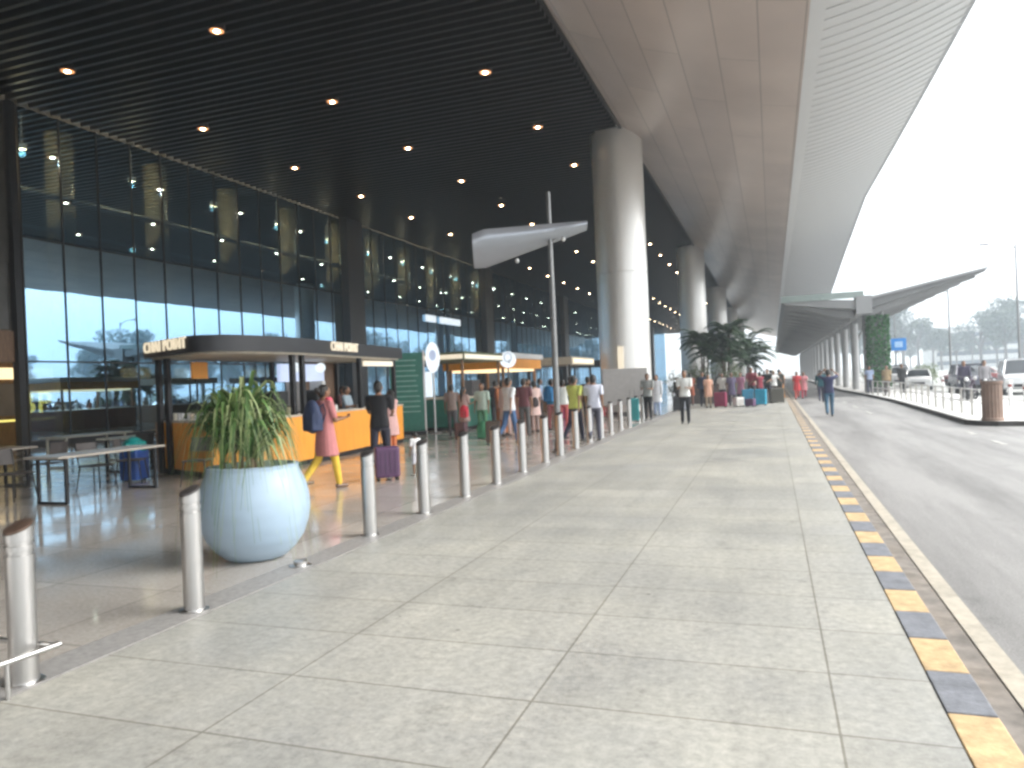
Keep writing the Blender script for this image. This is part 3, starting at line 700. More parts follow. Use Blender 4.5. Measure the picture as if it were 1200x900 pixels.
# kiosk three: orange stall
K3=thing('orange_stall','orange fronted food stall with white roof edge and warm lights','kiosk',(-11.9,31.5,0))
kb2(MB().box(-1.3,-2.3,.0,1.3,2.3,1.05),'counter',mat('red_brown',(.30,.10,.06),.5,var=.2),K3,bevel=.02)
kb2(MB().box(-1.35,-2.35,1.05,1.35,2.35,1.1),'counter_top',M['counter_top'],K3)
for x in (-1.2,1.2):
    for y in (-2.2,2.2): kb2(MB().box(x-.05,y-.05,1.1,x+.05,y+.05,2.2),'post',M['brownwood'],K3)
kb2(MB().box(-1.45,-2.45,2.2,1.45,2.45,2.62),'orange_fascia',M['orange'],K3); kb2(MB().box(-1.55,-2.55,2.62,1.55,2.55,2.86),'roof',M['white'],K3,bevel=.03)
kb2(MB().box(-1.2,-2.1,2.1,1.2,2.1,2.19),'warm_lamp',M['warm_glow'],K3)
s=thing('round_sign','round white disc sign on a pole beside the orange stall','sign',(-10.35,29.0,0),R(20))
mb=MB(); mb.extrude_y([(.34*math.cos(2*math.pi*i/28),2.55+.34*math.sin(2*math.pi*i/28)) for i in range(28)],-.05,.05); mb.build('disc',M['white_glow'],s)
mb=MB()
for i in range(24):
    a0,a1=2*math.pi*i/24,2*math.pi*(i+1)/24
    mb.add([(.17*math.cos(a0),-.056,2.64+.2*math.sin(a0)),(.17*math.cos(a1),-.056,2.64+.2*math.sin(a1)),(.13*math.cos(a1),-.056,2.64+.16*math.sin(a1)),(.13*math.cos(a0),-.056,2.64+.16*math.sin(a0))],[(0,1,2,3)])
mb.box(.02,-.057,2.40,.07,-.053,2.55); mb.build('emblem',mat('emblem_grey',(.45,.5,.6),.5),s)
MB().tube([(0,0,0),(0,0,2.2)],.035,10).build('pole',M['steel_dark'],s,smooth=True)
# kiosk four and five farther
for (x,y,l,mc,mr) in [(-11,39.5,'brown stall with tan roof behind the queue of people','brownwood','cream'),(-11,49,'grey stall with dark roof far along the glass front','steel_dark','blk_fascia')]:
    k=thing('market_stall',l,'kiosk',(x,y,0))
    MB().box(-1.2,-2.4,0,1.2,2.4,1.1).build('counter',M[mc],k,bevel=.02); MB().box(-1.3,-2.5,2.4,1.3,2.5,2.8).build('roof',M[mr],k)
    for px_ in (-1.1,1.1):
        for py_ in (-2.3,2.3): MB().box(px_-.05,py_-.05,1.1,px_+.05,py_+.05,2.4).build('post',M['blk'],k)
    MB().box(1.302,-2.2,2.5,1.32,2.2,2.7).build('header_light',M['warm_glow'],k)
# grey display board in front of the column
s=thing('display_board','plain grey free standing board in front of the nearest column','board',(-5.35,28.3,0),R(14))
MB().box(-.85,-.04,.55,.85,.04,1.95).build('panel',mat('board_grey',(.42,.40,.39),.5,var=.08),s,bevel=.01)
for x in (-.7,.7): MB().box(x-.03,-.03,0,x+.03,.03,.55).build('leg',M['steel_dark'],s)
for x in (-.7,.7): MB().box(x-.04,-.3,0.0,x+.04,.3,.04).build('foot',M['steel_dark'],s)
s=thing('hanging_banner','narrow warm lit strip sign on the face of the nearest column','banner',(-5.9,30.45,1.9)); 
MB().box(-.12,-.03,.0,.12,.03,1.0).build('face',M['cream_glow'],s); MB().box(-.14,-.025,-.04,.14,.05,0).build('bracket',M['steel_dark'],s)

# ------------------------------------------------------------------ tables and chairs
def table(x,y,L,W,rz,label,top,leg):
    t=thing('cafe_table',label,'table',(x,y,0),rz)
    MB().box(-L/2,-W/2,.715,L/2,W/2,.75).build('table_top',top,t,bevel=.006)
    for s in (-1,1):
        xx=s*(L/2-.18); mb=MB()
        for a,c in (((xx,-W/2+.08,.02),(xx,W/2-.08,.02)),((xx,-W/2+.08,.70),(xx,W/2-.08,.70))):
            mb.box(xx-.025,a[1]-.02,a[2]-.02,xx+.025,c[1]+.02,a[2]+.015)
        for yy in (-W/2+.08,W/2-.08): mb.box(xx-.024,yy-.02,.035,xx+.024,yy+.02,.68)
        mb.build('leg_frame',leg,t,bevel=.004)
    return t
table(-10.65,9.35,2.1,.75,R(90),'long wooden cafe table on black loop legs beside the grey chair',M['table'],M['blk'])
table(-16.2,13.9,2.0,.8,R(88),'pale high table standing behind the cafe tables near the glass',M['pale_table'],M['pale_table'])
table(-13.9,9.2,2.6,.75,R(90),'cafe table at the edge of the seating, left of the long wooden table',M['table'],M['blk'])
table(-13.6,13.0,1.6,.75,R(90),'small cafe table between the blue bin and the glass front',M['pale_table'],M['blk'])
def chair(x,y,rz,label,first=[None]):
    if first[0] is not None: return copy_tree(first[0],(x,y,0),rz,label)
    c=thing('cafe_chair',label,'chair',(x,y,0),rz,'grey cafe chairs'); first[0]=c
    MB().box(-.21,-.2,.43,.21,.22,.455).build('seat',M['chair'],c,bevel=.012)
    mb=MB(); 
    for i in range(6):
        a0=-.21+.07*i; f=lambda q:-.22-.04*(1-(q/.21)**2)
        mb.add([(a0,f(a0),.58),(a0+.07,f(a0+.07),.58),(a0+.07,f(a0+.07)-.05,.84),(a0,f(a0)-.05,.84),(a0,f(a0)+.015,.58),(a0+.07,f(a0+.07)+.015,.58),(a0+.07,f(a0+.07)-.035,.84),(a0,f(a0)-.035,.84)],[(0,1,2,3),(4,7,6,5),(3,2,6,7),(0,4,5,1),(0,3,7,4),(1,5,6,2)])
    mb.build('backrest',M['chair'],c)
    for sx in (-1,1):
        for sy in (-1,1):
            MB().tube([(sx*.18,sy*.18,.43),(sx*.225,sy*.235,0)],[.014,.011],8).build('leg',M['blk'],c,smooth=True)
        MB().tube([(sx*.19,-.19,.43),(sx*.2,-.25,.84)],.011,8).build('back_post',M['blk'],c,smooth=True)
    return c
for a in [(-11.85,8.75,R(-85),'grey cafe chair facing the long wooden table, nearest the viewer'),(-11.3,9.85,R(-95),'grey cafe chair at the far end of the long wooden table'),
          (-11.45,10.75,R(-60),'grey cafe chair just left of the blue bin'),(-9.75,10.6,R(200),'mesh backed cafe chair in front of the orange counter end'),
          (-14.7,8.6,R(-90),'grey cafe chair at the far left cafe table, nearer one'),(-14.7,9.7,R(-90),'grey cafe chair at the far left cafe table, farther one'),(-13.0,12.4,R(80),'grey cafe chair by the small cafe table'),(-12.9,10.2,R(100),'grey cafe chair between the two long cafe tables')]: chair(*a)
# blue bin
bn=thing('waste_bin','blue plastic bin with a teal bag over its rim by the orange counter','bin',(-11.75,11.1,0),R(10))
MB().prism(rrect(-.2,-.2,.2,.2,.06),.03,.60).build('bin_body',mat('bin_blue',(.02,.075,.30),.4,var=.15),bn,smooth=True)
mb=MB(); 
for i in range(9):
    z=.58+.27*i/8; r=.23*(1-(i/8)**3*.8)
    for j in range(18):
        a=2*math.pi*j/18; rr=r*(1+.09*math.sin(5*a+i)+random.uniform(-.05,.05)); mb.v.append((rr*math.cos(a),rr*math.sin(a),z))
for i in range(8):
    for j in range(18): mb.f.append((i*18+j,i*18+(j+1)%18,(i+1)*18+(j+1)%18,(i+1)*18+j)); mb.m.append(0)
mb.f.append(tuple(range(8*18,9*18))); mb.m.append(0)
mb.build('liner_bag',mat('teal_bag',(.01,.28,.27),.3,var=.2),bn,smooth=True)
for x in (-.2,.2): MB().lathe([(.03,0),(.03,.05)],12,(x,0,0)).build('wheel',M['rubber'],bn)

# ------------------------------------------------------------------ people
def remesh(mb, vox, name, m, parent, sm=2):
    me=bpy.data.meshes.new(name); me.from_pydata(mb.v,[],mb.f); o=bpy.data.objects.new(name,me); COL.objects.link(o)
    r=o.modifiers.new('r','REMESH'); r.mode='VOXEL'; r.voxel_size=vox; r.use_smooth_shade=True
    s=o.modifiers.new('s','SMOOTH'); s.iterations=sm; s.factor=.5
    dg=bpy.context.evaluated_depsgraph_get(); m2=bpy.data.meshes.new_from_object(o.evaluated_get(dg))
    bpy.data.objects.remove(o); m2.materials.clear(); m2.materials.append(m); m2.name=name
    m2.polygons.foreach_set('use_smooth',[True]*len(m2.polygons))
    q=bpy.data.objects.new(name,m2); COL.objects.link(q); q.parent=parent; return q
def cap(mb,a,b_,r0,r1,n=10):
    a=Vector(a);b_=Vector(b_); mb.tube([a,b_],[r0,r1],n); mb.ball(a,r0,n=n,k=6); mb.ball(b_,r1,n=n,k=6)
def torso_loft(mb,secs,n=16):   # (z,rx,ry,yoff)
    v=[]
    for z,rx,ry,yo in secs:
        for i in range(n):
            a=2*math.pi*i/n; ca,sa=math.cos(a),math.sin(a); e=.8
            v.append((rx*math.copysign(abs(ca)**e,ca),yo+ry*math.copysign(abs(sa)**e,sa),z))
    m=len(secs); f=[(k*n+i,k*n+(i+1)%n,(k+1)*n+(i+1)%n,(k+1)*n+i) for k in range(m-1) for i in range(n)]
    f+= [tuple(range(n-1,-1,-1)),tuple(range((m-1)*n,m*n))]; mb.add(v,f)
def person(x,y,z,rz,label,H=1.68,top=(.6,.6,.6),bot=(.03,.03,.04),style='trousers',sleeve='short',pose='stand',hair='short',skin=(.25,.13,.075),vox=.015,female=False,shoe='shoe',seed=0,gesture=None,scale_w=1.0,scarf=None,hairmat='hair'):
    rd=random.Random(seed+int(x*100)+int(y*7)); P=thing('person',label,'person',(x,y,z),rz,'people along the terminal walkway')
    sw=.175 if female else .19; g=gesture or pose
    S=lambda s:Vector((s*sw,0,1.40)); legs={}
    stride={'stand':.03,'walk':.24}.get(pose,.05)
    for s in (-1,1):
        ph = s if rd.random()<.5 or pose=='walk' else -s
        a=stride*ph; hip=Vector((s*.088,0,.91))
        knee=hip+Vector((s*.005,math.sin(a)*.43,-math.cos(a)*.43)); bend=(.10+.35*max(0,-ph)) if pose=='walk' else .03
        a2=a-bend; ank=knee+Vector((s*.004,math.sin(a2)*.41,-math.cos(a2)*.41)); legs[s]=(hip,knee,ank,a2)
    lift=min(l[2].z for l in legs.values())-.075
    def arm(s):
        A={'stand':(.05,.15,.12),'walk':(-.45*s,.35,.10),'hold':(.25,1.45,.05),'up':(2.0,2.3,.25),'phone':(.3,2.2,.1) ,'reach':(.9,.35,.1),'trolley':(.45,.8,.12)}
        u,e,o=A.get(g,A['stand'])
        if g=='phone' and s<0: u,e,o=A['stand']
        if g=='hold' and s<0 and rd.random()<.4: u,e,o=A['stand']
        if g=='up': o=.55
        d=Vector((s*math.sin(o),math.sin(u)*math.cos(o),-math.cos(u)*math.cos(o))); el=S(s)+d*.285
        f=u+e; inw=-.35*s if g in('hold','up','trolley') else 0
        d2=Vector((math.sin(o)*s*.3+inw,math.sin(f),-math.cos(f))).normalized()
        if g=='up': d2=Vector((-s*.62,-.35,.55)).normalized()
        wr=el+d2*.245; return S(s),el,wr,d2
    arms={s:arm(s) for s in(-1,1)}
    mb=MB(); w=scale_w
    torso_loft(mb,[(.82,.10*w,.08,0),(.88,.155*w,.105,0),(.98,.155*w,.105,0),(1.08,.135*w,.092,0),(1.2,.145*w,.098,.0),(1.32,.165*w,.10,0),(1.40,.16*w,.085,-.005),(1.45,.09*w,.065,-.005),(1.47,.055,.055,-.005)])
    cap(mb,(-sw+.02,0,1.40),(sw-.02,0,1.40),.055,.055)
    cap(mb,(0,-.008,1.44),(0,.008,1.53),.054,.05)
    mb.ball((0,.012,1.595),.074,.092,.112,16,12); mb.ball((0,.045,1.545),.05,.05,.05,12,8)  # skull, jaw
    cap(mb,(0,.098,1.605),(0,.118,1.575),.009,.014,6)                                     # nose
    for s in(-1,1): mb.ball((s*.077,.0,1.585),.012,.02,.032,8,6)
    cap(mb,(-.018,.094,1.548),(.018,.094,1.548),.007,.007,6)
    for s in(-1,1):
        a,e,wr,d2=arms[s]; cap(mb,a,e,.046,.036); cap(mb,e,wr,.036,.024)
        h0=wr+d2*.03; h1=wr+d2*.085; sd=Vector((1,0,0)) if abs(d2.x)<.7 else Vector((0,1,0)); sd=(sd-d2*sd.dot(d2)).normalized(); 
        if g in('stand','walk'): sd=Vector((0,1,0)); sd=(sd-d2*sd.dot(d2)).normalized()
        cu=d2.cross(sd)*( -s)
        for q in(-.028,-.009,.009,.028): cap(mb,h0+sd*q*.7,h1+sd*q,.013,.012,6)
        cap(mb,wr,h0,.022,.022,8)
        for q,l in((-.028,.052),(-.009,.066),(.009,.07),(.028,.06)):
            k0=h1+sd*q; k1=k0+(d2*.8+cu*.35).normalized()*l*.55; k2=k1+(d2*.45+cu*.8).normalized()*l*.5
            cap(mb,k0,k1,.0095,.009,6); cap(mb,k1,k2,.009,.0085,6)
        t0=h0+sd*.02; t1=t0+(sd*.8+d2*.6).normalized()*.04; t2=t1+(d2*.9+sd*.2).normalized()*.03; cap(mb,t0,t1,.012,.011,6); cap(mb,t1,t2,.011,.009,6)
        hip,kn,an,a2=legs[s]; cap(mb,hip,kn,.078,.052,12); cap(mb,kn,an,.052,.036,12)
        cap(mb,an+Vector((0,-.02,-.045)),an+Vector((0,.13,-.055)),.03,.024,8)
    sc=H/1.71
    def fin(o): o.location=(0,0,-lift*sc); o.scale=(sc,sc,sc); return o
    fin(remesh(mb,vox,'body',cm(skin,.55),P))
    # top garment
    tm=cm(top,.85,var=.12); mb=MB(); lo={'trousers':.86,'kurta':.55,'saree':.95,'shorts':.86,'dress':.50}[style]
    secs=[(lo,.185*w,.135,0),(.98,.172*w,.125,0),(1.1,.152*w,.112,0),(1.22,.160*w,.118,0),(1.34,.178*w,.118,0),(1.41,.172*w,.10,-.005),(1.452,.098*w,.078,-.008)]
    if style in('kurta','dress'): secs=[(lo,.225*w,.17,.01),(.75,.20*w,.15,.0)]+secs[1:]
    torso_loft(mb,secs); cap(mb,(-sw+.02,0,1.395),(sw-.02,0,1.395),.07,.07)
    for s in(-1,1):
        a,e,wr,d2=arms[s]
        if sleeve=='short': cap(mb,a,a+(e-a)*.7,.064,.058)
        elif sleeve=='long': cap(mb,a,e,.062,.052); cap(mb,e,e+(wr-e)*.92,.052,.038)
    fin(remesh(mb,vox*1.1,{'kurta':'kurta','dress':'dress'}.get(style,'shirt'),tm,P,3))
    bm_=cm(bot,.85,var=.12)
    if style=='saree':
        mb=MB(); torso_loft(mb,[(.05,.24,.20,0),(.4,.20,.165,0),(.8,.185,.14,0),(.99,.178,.13,0),(1.02,.165,.12,0)]); fin(remesh(mb,vox*1.1,'saree_skirt',bm_,P,2))
        mb=MB(); cap(mb,(-.14,-.10,1.43),(.12,.12,1.05),.05,.06); cap(mb,(-.14,-.12,1.43),(-.10,-.15,.8),.055,.05); fin(remesh(mb,vox*1.1,'saree_drape',bm_,P,2))
    else:
        mb=MB(); torso_loft(mb,[(.80,.13*w,.105,0),(.87,.172*w,.122,0),(.95,.168*w,.12,0),(1.0,.158*w,.115,0)])
        for s in(-1,1):
            hip,kn,an,a2=legs[s]
            if style=='shorts': cap(mb,hip,kn+(hip-kn)*.05,.096,.080,12)
            else: cap(mb,hip,kn,.094,.068,12); cap(mb,kn,an+Vector((0,0,.01)),.068,.052,12)
        fin(remesh(mb,vox*1.1,'shorts' if style=='shorts' else 'trousers',bm_,P,2))
    for s in(-1,1):
        mb=MB(); an=legs[s][2]; cap(mb,an+Vector((0,-.035,-.04)),an+Vector((0,.14,-.046)),.040,.032,8)
        fin(remesh(mb,vox,'shoe',M[shoe],P,1))
    # hair
    mb=MB(); 
    if hair=='cap':
        mb.ball((0,-.0,1.64),.084,.10,.085,14,8); mb.box(-.06,.08,1.63,.06,.17,1.645); fin(remesh(mb,.011,'cap',cm((.5,.45,.35),.8),P,1))
    else:
        mb.ball((0,-.012,1.622),.083,.096,.098,16,10); mb.ball((0,-.045,1.585),.078,.065,.09,14,8)
        if hair=='long': cap(mb,(0,-.075,1.60),(0,-.105,1.36),.07,.045); cap(mb,(0,-.10,1.36),(0,-.11,1.22),.045,.025)
        if hair=='bun': mb.ball((0,-.13,1.62),.05)
        fin(remesh(mb,.012,'hair',M[hairmat],P,1))
    if scarf:
        mb=MB(); cap(mb,(-.09,.03,1.46),(.09,.03,1.46),.05,.05); cap(mb,(.09,.05,1.46),(.1,.14,1.12),.045,.04); fin(remesh(mb,vox,'scarf',cm(scarf,.8),P,2))
    return P
TOP=R(180)
# near the kiosk
person(-6.9,10.35,0,R(-25),'woman in pink kurta and yellow trousers walking past the tea kiosk',1.70,(.52,.20,.20),(.75,.50,.06),'kurta','short','walk','bun',vox=.0105,female=True,gesture='hold',scarf=(.75,.10,.16),shoe='cap_brown')
person(-6.95,12.2,0,R(15),'man in black t-shirt pulling a purple suitcase in front of the orange counter',1.74,(.010,.010,.013),(.02,.02,.035),'trousers','short','walk','short',vox=.0105,gesture='trolley')
person(-6.1,11.95,0,R(60),'small child in white sitting height beside the purple suitcase',.78,(.72,.72,.72),(.55,.55,.6),'shorts','short','stand','short',vox=.014,shoe='shoe_white')
person(-11.2,17.9,0,R(-80),'kiosk worker in pale blue shirt behind the orange counter',1.68,(.36,.45,.52),(.03,.03,.03),gesture='hold',vox=.014)
person(-11.9,18.8,0,R(-95),'kiosk worker in dark brown shirt at the far end of the counter',1.70,(.10,.05,.05),(.03,.03,.03),gesture='hold',vox=.014)
person(-11.85,16.35,0,R(-90),'kiosk worker in black beneath the blue menu screen',1.70,(.015,.015,.018),(.02,.02,.02),gesture='hold',vox=.014)
person(-8.3,15.1,0,R(70),'person in pale pink top with orange scarf ordering at the far counter',1.55,(.62,.38,.36),(.62,.20,.08),'kurta','short','stand','long',female=True,gesture='hold',vox=.014)
# middle crowd (x, y, rz, label, ...)
crowd=[
(-9.4,21.0,20,'person in grey brown shirt left of the woman holding the red bag',1.6,(.28,.22,.20),(.12,.12,.13),'trousers','short','stand','short',None,False),
(-8.7,20.3,-20,'woman in dusty pink top holding a red bag near the green board',1.52,(.50,.36,.33),(.22,.18,.18),'kurta','short','stand','long','hold',True),
(-8.15,20.4,180,'person in pale green shirt beside the woman with the red bag',1.62,(.42,.52,.45),(.10,.28,.16),'trousers','short','stand','short',None,False),
(-7.95,21.6,10,'woman in rust orange saree facing the orange stall',1.66,(.45,.13,.10),(.48,.17,.07),'saree','short','stand','bun',None,True),
(-7.55,20.8,160,'woman in long pale pink dress beside the brown suitcase',1.66,(.66,.46,.42),(.62,.45,.42),'dress','long','stand','long',None,True),
(-6.55,18.3,-30,'man in white shirt and blue jeans right of the brown suitcase',1.74,(.74,.76,.78),(.08,.16,.32),'trousers','short','walk','short',None,False),
(-7.0,20.9,0,'person in maroon shirt half behind the man in white and jeans',1.70,(.14,.05,.06),(.10,.10,.10),'trousers','short','stand','short',None,False),
(-7.1,22.2,40,'person in blush pink top with dark waist bag before the stalls',1.62,(.66,.48,.44),(.30,.22,.20),'kurta','short','stand','short',None,True),
(-6.7,22.8,-10,'person in teal shirt facing the brown stall',1.66,(.01,.16,.28),(.30,.10,.10),'trousers','short','stand','short',None,False),
(-6.35,22.9,10,'person in cream shirt and red trousers, just left of the lamp pole',1.62,(.66,.68,.64),(.45,.10,.10),'trousers','short','stand','short',None,False),
(-5.85,24.3,180,'woman in white top with long grey scarf, just right of the lamp pole',1.66,(.66,.64,.70),(.12,.11,.13),'kurta','short','stand','long',None,True),
(-4.85,18.6,-20,'man in yellow green shirt and dark trousers walking behind the bollards',1.72,(.60,.66,.16),(.02,.02,.045),'trousers','short','walk','short',None,False),
(-5.7,23.6,20,'person in dark brown shirt between the yellow shirt and the white shirt',1.68,(.05,.03,.03),(.03,.03,.03),'trousers','short','stand','short',None,False),
(-4.35,18.6,10,'man in pale lilac shirt walking away left of the grey board',1.72,(.62,.64,.74),(.09,.09,.12),'trousers','short','walk','short',None,False),
(-4.35,27.3,175,'man in grey shirt and black trousers beside the teal suitcase',1.72,(.30,.31,.30),(.01,.01,.012),'trousers','short','stand','short','hold',False),
(-4.5,30.6,170,'person in white tunic over pale blue trousers past the grey board',1.66,(.74,.76,.80),(.36,.44,.62),'kurta','long','stand','short',None,False),
(-2.75,24.9,178,'man in white shirt and black trousers standing alone on the pavement',1.76,(.74,.76,.74),(.015,.015,.02),'trousers','short','stand','short','hold',False),
(-4.3,36.0,150,'person in black sitting by the back of the palm planter',1.5,(.02,.02,.02),(.02,.02,.02),'trousers','long','stand','short',None,False),
(-4.0,39.0,0,'woman in red brown top behind the man standing alone',1.66,(.36,.10,.05),(.2,.1,.08),'kurta','short','stand','long',None,True),
(-2.35,37.8,170,'person in white shirt right of the dark planter box',1.62,(.66,.64,.60),(.05,.05,.06),'trousers','short','stand','short',None,False),
(-1.9,37.6,190,'person in navy and lilac top behind the maroon suitcase',1.64,(.12,.10,.17),(.04,.03,.05),'kurta','short','stand','short',None,True),
(-1.55,39.5,160,'woman in pink top near the stack of blue suitcases',1.62,(.55,.25,.38),(.06,.05,.10),'kurta','short','stand','long',None,True),
(-1.0,39.0,180,'tall man in maroon shirt behind the blue suitcases',1.84,(.19,.02,.035),(.03,.03,.04),'trousers','short','stand','short','trolley',False),
(-.6,38.2,30,'person in dark red top leaning over the blue suitcases',1.60,(.24,.03,.05),(.05,.03,.08),'trousers','short','stand','short','reach',False),
(.05,41.5,200,'man in white shirt beside the blue suitcases at the kerb',1.66,(.74,.74,.72),(.07,.06,.05),'trousers','short','stand','cap','reach',False),
(.35,44.0,0,'person in olive black clothes at the kerb behind the man in white',1.70,(.04,.04,.03),(.03,.03,.03),'trousers','long','stand','short',None,False),
(-3.4,52,180,'person in grey far along the pavement past the planter',1.68,(.3,.3,.32),(.05,.05,.05),'trousers','short','walk','short',None,False),
(-2.2,58,180,'person in dark blue far along the pavement near the crowd',1.68,(.04,.07,.16),(.05,.05,.05),'trousers','short','walk','short',None,False),
(-.6,60,0,'person in white far along the pavement behind the luggage',1.68,(.7,.7,.7),(.10,.10,.12),'trousers','short','walk','short',None,False),
(-8.9,23.5,30,'person in charcoal shirt before the cream header of the green counter',1.68,(.05,.05,.055),(.03,.03,.04),'trousers','short','stand','short',None,False),
(-9.3,24.8,-60,'woman in mustard kurta at the green coffee counter',1.6,(.45,.28,.06),(.3,.2,.1),'kurta','short','stand','long',None,True),
(-8.4,25.5,-80,'man in olive shirt at the far end of the green counter',1.7,(.14,.15,.08),(.05,.05,.05),'trousers','short','stand','short','hold',False),
(-8.7,28.0,-70,'man in light blue shirt in front of the orange stall',1.7,(.30,.42,.60),(.04,.04,.05),'trousers','short','stand','short',None,False),
(-8.2,29.5,-60,'woman in magenta saree at the orange stall',1.58,(.40,.05,.2),(.45,.06,.22),'saree','short','stand','bun',None,True),
(-7.6,28.5,20,'tall person in black behind the maroon shirt',1.76,(.015,.015,.02),(.02,.02,.02),'trousers','short','walk','short',None,False),
(-7.5,31.5,-20,'person in sky blue kurta between the orange stall and the lamp pole',1.66,(.25,.42,.60),(.5,.5,.5),'kurta','long','walk','short',None,False),
(-7.0,33.0,160,'person in beige shirt coming from the brown stall',1.68,(.46,.38,.28),(.10,.08,.06),'trousers','short','walk','short',None,False),
(-6.9,26.0,200,'person in dark green shirt just beyond the teal shirt',1.66,(.03,.10,.05),(.05,.05,.06),'trousers','short','stand','short',None,False),
(-6.2,28.5,15,'woman in red dupatta and cream kurta left of the yellow green shirt',1.58,(.62,.55,.42),(.45,.05,.06),'kurta','short','walk','long',None,True),
(-8.6,36.5,0,'man in checked grey shirt by the brown stall counter',1.7,(.24,.24,.27),(.05,.05,.07),'trousers','long','stand','short',None,False),
(-8.0,40.0,90,'person in white at the far side of the brown stall',1.66,(.7,.7,.68),(.1,.1,.12),'trousers','short','stand','short',None,False),
(-3.3,38.0,170,'person in dark blue suit left of the dark planter box',1.72,(.03,.04,.08),(.03,.03,.05),'trousers','long','stand','short',None,False),
(-2.9,36.3,200,'woman in peach kurta just in front of the dark planter box',1.58,(.60,.34,.24),(.5,.4,.3),'kurta','short','stand','long',None,True),
(-.25,40.6,160,'man in black shirt right of the man in maroon',1.74,(.02,.02,.02),(.03,.03,.05),'trousers','short','stand','short','trolley',False),
(-1.9,42.5,190,'person in sea green top behind the woman in pink top',1.66,(.08,.30,.24),(.05,.05,.05),'kurta','short','stand','long',None,True),
(-.9,44.5,10,'man in cream shirt behind the tall man in maroon',1.74,(.60,.56,.46),(.1,.1,.1),'trousers','short','stand','short',None,False),
(.45,46.5,180,'woman in orange saree at the kerb beyond the luggage',1.58,(.55,.22,.05),(.60,.25,.05),'saree','short','stand','bun',None,True),
(-.1,50.5,10,'man in slate shirt walking away beyond the luggage',1.72,(.12,.15,.2),(.04,.04,.05),'trousers','short','walk','short',None,False),
]
for c in crowd:
    x,y,rz,l,h,tp,bt,st,sl,po,ha,ge,fe=c
    person(x,y,0,R(rz),l,h,tp,bt,st,sl,po,ha,gesture=ge,female=fe,vox=.016,skin=random.choice([(.25,.13,.075),(.32,.18,.11),(.18,.09,.05)]))
# on the road
road=[
(1.9,29.0,0,'man in navy shirt and jeans on the road with hands behind his head',1.72,(.03,.035,.09),(.05,.12,.19),'trousers','short','walk','short','up',False),
(1.35,47,185,'woman in red top and trousers walking on the road by the kerb',1.66,(.55,.05,.06),(.55,.10,.08),'kurta','short','walk','long',None,True),
(1.75,47.6,180,'woman in pink and red walking beside the woman in red',1.62,(.58,.24,.26),(.45,.06,.10),'kurta','short','walk','long',None,True),
(2.35,41.5,0,'person in dark teal walking just left of the man in navy',1.70,(.015,.09,.12),(.03,.03,.06),'trousers','long','walk','short',None,False),
(5.9,45,150,'person in tan shirt standing on the island by the railing',1.66,(.40,.30,.18),(.10,.08,.08),'trousers','short','stand','short',None,False),
(5.6,50,170,'person in pale blue shirt on the island near the green column',1.68,(.36,.44,.62),(.10,.10,.14),'trousers','short','stand','short',None,False),
(7.3,49.5,200,'person in black standing on the island right of the green column',1.74,(.02,.02,.02),(.02,.02,.02),'trousers','long','stand','short',None,False),
(3.9,62,180,'person in grey walking on the road under the far canopy',1.7,(.2,.2,.2),(.08,.08,.1),'trousers','short','walk','short',None,False),
]
for c in road:
    x,y,rz,l,h,tp,bt,st,sl,po,ha,ge,fe=c
    person(x,y,-.12 if x<5 else 0,R(rz),l,h,tp,bt,st,sl,po,ha,gesture=ge,female=fe,vox=.016)

# ------------------------------------------------------------------ luggage
def suitcase(x,y,z,rz,w,d,h,col,label):
    s=thing('suitcase',label,'suitcase',(x,y,z),rz)
    MB().box(-w/2,-d/2,.05,w/2,d/2,h).build('shell',cm(col,.45),s,bevel=.04)
    mb=MB(); 
    for q in (-.3,-.1,.1,.3): mb.box(q*w-.012,-d/2-.006,.12,q*w+.012,-d/2+.01,h-.08)
    mb.build('ridges',cm([c*.7 for c in col],.5),s)
    for sx in(-1,1):
        for sy in(-1,1): MB().lathe([(.025,0),(.03,.02),(.025,.05)],10,(sx*(w/2-.05),sy*(d/2-.04),0)).build('wheel',M['rubber'],s)
    mb=MB(); mb.tube([(-w*.2,d/2-.04,h-.02),(-w*.2,d/2-.04,h+.3),(w*.2,d/2-.04,h+.3),(w*.2,d/2-.04,h-.02)],.009,6); mb.build('handle',M['steel_dark'],s)
    return s
suitcase(-6.35,11.35,0,R(35),.42,.26,.58,(.10,.045,.11),'purple suitcase pulled by the man in the black t-shirt')
suitcase(-6.95,18.1,0,R(20),.40,.26,.62,(.075,.05,.035),'brown suitcase beside the man in white shirt and jeans')
suitcase(-8.55,19.7,0,R(0),.34,.24,.5,(.10,.05,.06),'dark plum suitcase below the red bag')
suitcase(-4.75,26.4,0,R(15),.42,.28,.85,(.005,.22,.23),'tall teal suitcase standing before the grey board')
suitcase(-2.35,36.2,0,R(-10),.55,.32,.72,(.22,.015,.06),'maroon suitcase by the dark planter box')
suitcase(-1.15,37.2,0,R(8),.55,.32,.80,(.01,.20,.34),'upright blue suitcase, left one of the blue pair')
suitcase(-.55,37.2,0,R(-8),.50,.32,.78,(.01,.27,.42),'upright light blue suitcase, right one of the blue pair')
suitcase(-1.55,36.5,0,R(40),.45,.28,.45,(.60,.58,.55),'low pale suitcase in front of the blue pair')
suitcase(-1.0,36.0,0,R(-30),.45,.25,.38,(.09,.03,.10),'small purple suitcase lying near the blue pair')
suitcase(.15,39.5,0,R(20),.7,.4,.75,(.05,.045,.03),'large dark olive suitcase by the kerb')
suitcase(-4.0,33.5,0,R(0),.45,.3,.65,(.03,.03,.035),'black suitcase left of the dark planter box')
suitcase(-3.75,33.9,0,R(10),.4,.28,.7,(.5,.52,.6),'silver suitcase next to the black one by the planter box')
